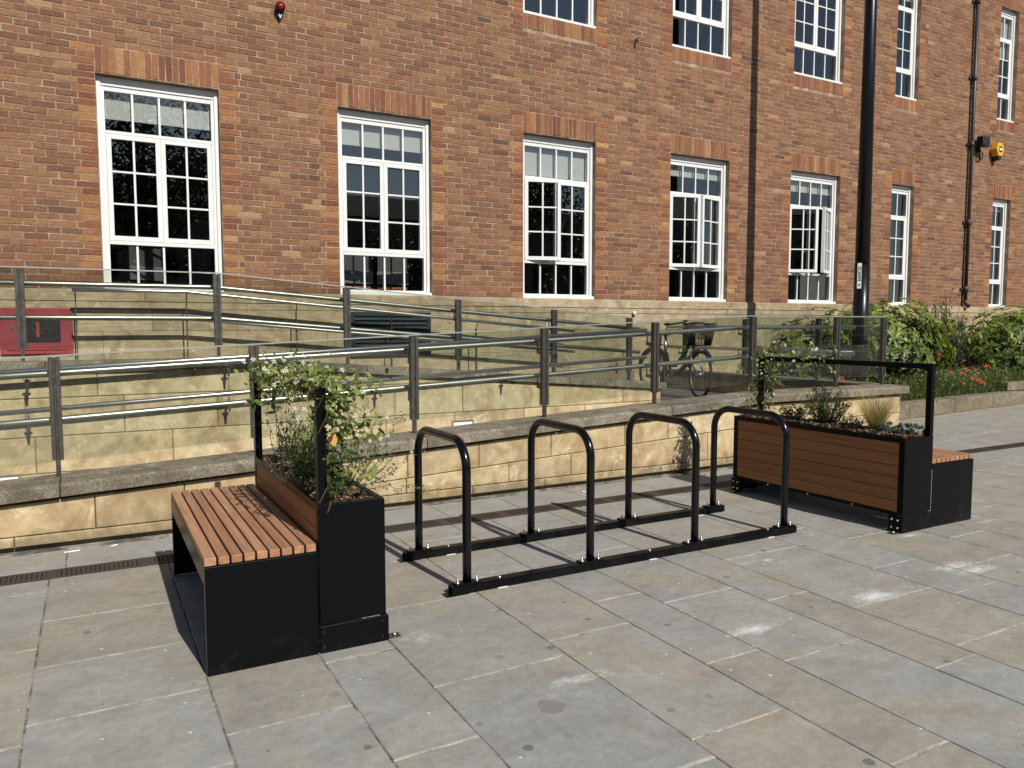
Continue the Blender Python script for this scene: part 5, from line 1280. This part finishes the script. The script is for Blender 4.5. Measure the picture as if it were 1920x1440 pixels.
# ------------------------------------------------------------------ bicycle
def bicycle():
    Ff, Rr = Vector((7.25, 7.9)), Vector((7.29, 8.95)); t = thing('bicycle', 'dark city bicycle with front basket parked on the ramp landing', 'bicycle', ((Ff.x + Rr.x) / 2, (Ff.y + Rr.y) / 2, .46)); o = Vector(t.location)
    ax = Vector((Ff.x - Rr.x, Ff.y - Rr.y, 0)).normalized(); lat = Vector((-ax.y, ax.x, 0)); up = Vector((lat.x * .05, lat.y * .05, 1)).normalized()
    def Q(u, v, h): return ax * u + lat * v + up * h       # u forward from the middle, v sideways
    r = .335; rear, front = -.525, .525
    st = math.radians(-14); fd = ax * math.cos(st) + lat * math.sin(st); fl = Vector((-fd.y, fd.x, 0))
    def wheel(u, d, lt):
        c = Q(u, 0, r); ring = lambda rad: [c + d * (rad * math.cos(a)) + up * (rad * math.sin(a)) for a in np.linspace(0, 2 * PI, 41)[:-1]]
        w_ = build(moved(MB().tube(ring(r - .018), .018, 8, closed=True), o.x, o.y, o.z), 'wheel', 'rubber', t)
        for rad, nm, rr_, mt in ((r - .042, 'rim', .010, 'rim_grey'),): build(moved(MB().tube(ring(rad), rr_, 6, closed=True), o.x, o.y, o.z), nm, mt, w_)
        mb = MB()
        for k in range(28):
            a = 2 * PI * k / 28; mb.tube([c + lt * (.025 if k % 2 else -.025), c + d * ((r - .045) * math.cos(a)) + up * ((r - .045) * math.sin(a))], .0013, 4, False)
        build(moved(mb, o.x, o.y, o.z), 'spokes', 'rim_grey', w_); build(moved(MB().tube([c - lt * .05, c + lt * .05], .02, 10), o.x, o.y, o.z), 'hub', 'silver_part', w_)
    wheel(rear, ax, lat); wheel(front, fd, fl)
    def part(mb, n, m_, p=None): return build(moved(mb, o.x, o.y, o.z), n, m_, p or t)
    bb = Q(-.10, 0, .29); st_top = Q(-.26, 0, .72); head_b = Q(.37, 0, .64); head_t = Q(.31, 0, .86); ra = Q(rear, 0, r)
    mb = MB(); mb.tube([bb, Q(-.22, 0, .60)], .02, 8); mb.tube([head_b, Q(.2, 0, .44), Q(.05, 0, .33), bb], .034, 10); mb.tube([head_t, Q(.2, 0, .64), Q(.02, 0, .46), Q(-.15, 0, .42)], .026, 8); mb.tube([head_b, head_t], .021, 10)
    for v in (-.05, .05): mb.tube([bb, ra + lat * v], .010, 6); mb.tube([Q(-.22, 0, .60), ra + lat * v], .008, 6)
    part(mb, 'frame', 'bike_paint')
    mb = MB(); ft = Q(front, 0, r)
    for v in (-.055, .055): mb.tube([head_b + fl * v * .8, head_b + fl * v + fd * .05 - up * .12, ft + fl * v], .012, 8)
    mb.tube([head_b - fl * .05, head_b + fl * .05], .016, 8); part(mb, 'fork', 'silver_part')
    part(MB().tube([Q(-.22, 0, .58), Q(-.29, 0, .86)], .0135, 8), 'seat_post', 'silver_part')
    mb = MB(); sc = Q(-.30, 0, .885); mb.hexa([sc - ax * .14 - lat * .085 - up * .03, sc + ax * .14 - lat * .018 - up * .02, sc + ax * .14 + lat * .018 - up * .02, sc - ax * .14 + lat * .085 - up * .03, sc - ax * .14 - lat * .08 + up * .03, sc + ax * .13 - lat * .015 + up * .015, sc + ax * .13 + lat * .015 + up * .015, sc - ax * .14 + lat * .08 + up * .03])
    V_ = mb; moved(V_, o.x, o.y, o.z); build(V_, 'saddle', 'black_plastic', t, .018, 2)
    hb = Q(.28, 0, 1.02); mb = MB(); mb.tube([head_t, hb], .013, 8); mb.tube([hb - fl * .30 - fd * .20, hb - fl * .27 - fd * .06, hb - fl * .15 + fd * .02 + up * .02, hb + up * .02, hb + fl * .15 + fd * .02 + up * .02, hb + fl * .27 - fd * .06, hb + fl * .30 - fd * .20], .012, 8); part(mb, 'handlebar', 'bike_paint')
    for s_ in (-1, 1): part(MB().tube([hb + fl * .30 * s_ - fd * .20, hb + fl * .285 * s_ - fd * .09], .018, 8), 'grip', 'rubber')
    # basket: open wire box tapering down
    bc = Q(.48, 0, .73); mb = MB()
    def ringp(h, a, b): return [bc + fd * a + fl * b + up * h, bc + fd * a - fl * b + up * h, bc - fd * a - fl * b + up * h, bc - fd * a + fl * b + up * h]
    top, bot = ringp(.30, .16, .15), ringp(0, .10, .115)
    for Rg in (top, ringp(.2, .14, .138), ringp(.1, .12, .127), bot):
        for k in range(4): mb.tube([Rg[k], Rg[(k + 1) % 4]], .0045, 4)
    for k in range(4):
        for q in np.linspace(0, 1, 12): mb.tube([top[k].lerp(top[(k + 1) % 4], q), bot[k].lerp(bot[(k + 1) % 4], q)], .0062, 4)
    for q in np.linspace(.1, .9, 6): mb.tube([bot[0].lerp(bot[1], q), bot[3].lerp(bot[2], q)], .0022, 4)
    part(mb, 'basket', 'black_plastic')
    mb = MB(); mb.tube([bb - lat * .05, bb + lat * .06], .02, 8); ring = [bb - lat * .045 + ax * (.085 * math.cos(a)) + up * (.085 * math.sin(a)) for a in np.linspace(0, 2 * PI, 25)[:-1]]; mb.tube(ring, .007, 6, closed=True)
    mb.tube([bb - lat * .06, bb - lat * .06 - up * .12 + ax * .12], .009, 6); mb.tube([bb + lat * .06, bb + lat * .06 + up * .12 - ax * .12], .009, 6); cr = part(mb, 'crank', 'silver_part')
    for s_ in (-1, 1): 
        pc = bb + lat * .06 * s_ + (up * .12 - ax * .12) * s_ ; mb = MB(); mb.bar(pc + lat * .02 * s_, pc + lat * .11 * s_, .012, .04, (0, 0, 1)); part(mb, 'pedal', 'black_plastic')
    for u, d, a0, a1, nm in ((rear, ax, .25, PI - .1, 'mudguard'), (front, fd, .5, PI - .2, 'mudguard')):
        mb = MB(); c = Q(u, 0, r); pr = [c + d * ((r + .018) * math.cos(a)) + up * ((r + .018) * math.sin(a)) for a in np.linspace(a0, a1, 14)]; lt = Vector((-d.y, d.x, 0))
        vs = []; 
        for p_ in pr: vs += [p_ - lt * .026, p_ + lt * .026, p_ + lt * .026 + (p_ - c) * .012, p_ - lt * .026 + (p_ - c) * .012]
        fs = []
        for k in range(13):
            for j in range(4): fs.append((4 * k + j, 4 * k + (j + 1) % 4, 4 * k + 4 + (j + 1) % 4, 4 * k + 4 + j))
        mb.add(vs, fs); part(mb, nm, 'bike_paint')
    mb = MB(); rk = Q(rear + .02, 0, .74)
    for v in (-.055, .055): mb.tube([Q(-.27, v, .72), Q(rear - .12, v, .74)], .005, 6); mb.tube([ra + lat * v, Q(rear - .06, v, .74)], .004, 6)
    part(mb, 'carrier', 'bike_paint')
    part(MB().tube([bb - lat * .06, Q(-.16, -.16, .0)], .008, 6), 'kickstand', 'silver_part')
bicycle()

# ------------------------------------------------------------------ across the square, behind the viewer: what the panes mirror
def far_side():
    def tree(label, x, y, h, r, n):
        t = thing('street_tree', label, 'tree', (x, y, 0), 0, 'trees across the square'); mb = MB(); mb.tube([(0, 0, 0), (.1, 0, h * .25), (0, .1, h * .45), (.1, 0, h * .8)], .28, 10, r_end=.06)
        cs = []
        for k in range(9):
            a = k * 2.4; e = Vector((r * .65 * math.cos(a), r * .65 * math.sin(a), h * (.5 + .04 * k))); mb.tube([(0, 0, h * (.28 + .03 * k)), e * .55 + Vector((0, 0, h * .17)), e], .10, 6, r_end=.03)
        me = mb.mesh('trunk'); me.materials.append(M['tree_bark']); link('trunk', me, None, t)
        cl = 60; c = rdir(cl) * (RNG.random((cl, 1)) ** .4) * (r, r, h * .36) + (0, 0, h * .64); m_ = n // cl
        P = (c[:, None] + RNG.normal(0, 1, (cl, m_, 3)) * r * .13).reshape(-1, 3); k = len(P)
        addm(t, 'crown', leaves_mesh('crown', P, rdir(k), rdir(k, .5), RNG.uniform(.16, .34, k), RNG.uniform(.1, .2, k), RNG.random(k), mat='leaf_tree'))
    tree('tall dark tree across the square, opposite the first window', 2.6, -23, 15.5, 5.6, 11000)
    tree('dark tree across the square, opposite the third window', 30, -24, 11.0, 4.5, 4800)
    tree('smaller tree across the square, between the two taller ones', 17.5, -28, 8.0, 3.2, 3600)
    t = thing('far_building', 'long low rendered building across the square with slate roof', 'building', (34, -40, 0))
    box_part('wall', 'far_render', t, -50, 70, -46, -40, 0, 10.2); mb = MB(); mb.prism([(-39.6, 10.2), (-46.4, 10.2), (-43, 12.4)], -50.5, 70.5, 'x'); build(mb, 'roof', 'far_roof', t)
    for k in range(-14, 16):
        for z in (1.2, 4.8): box_part('window', 'dark_void', t, 8 + k * 3.9, 9.6 + k * 3.9, -39.98, -39.92, z, z + 2.0)
far_side()
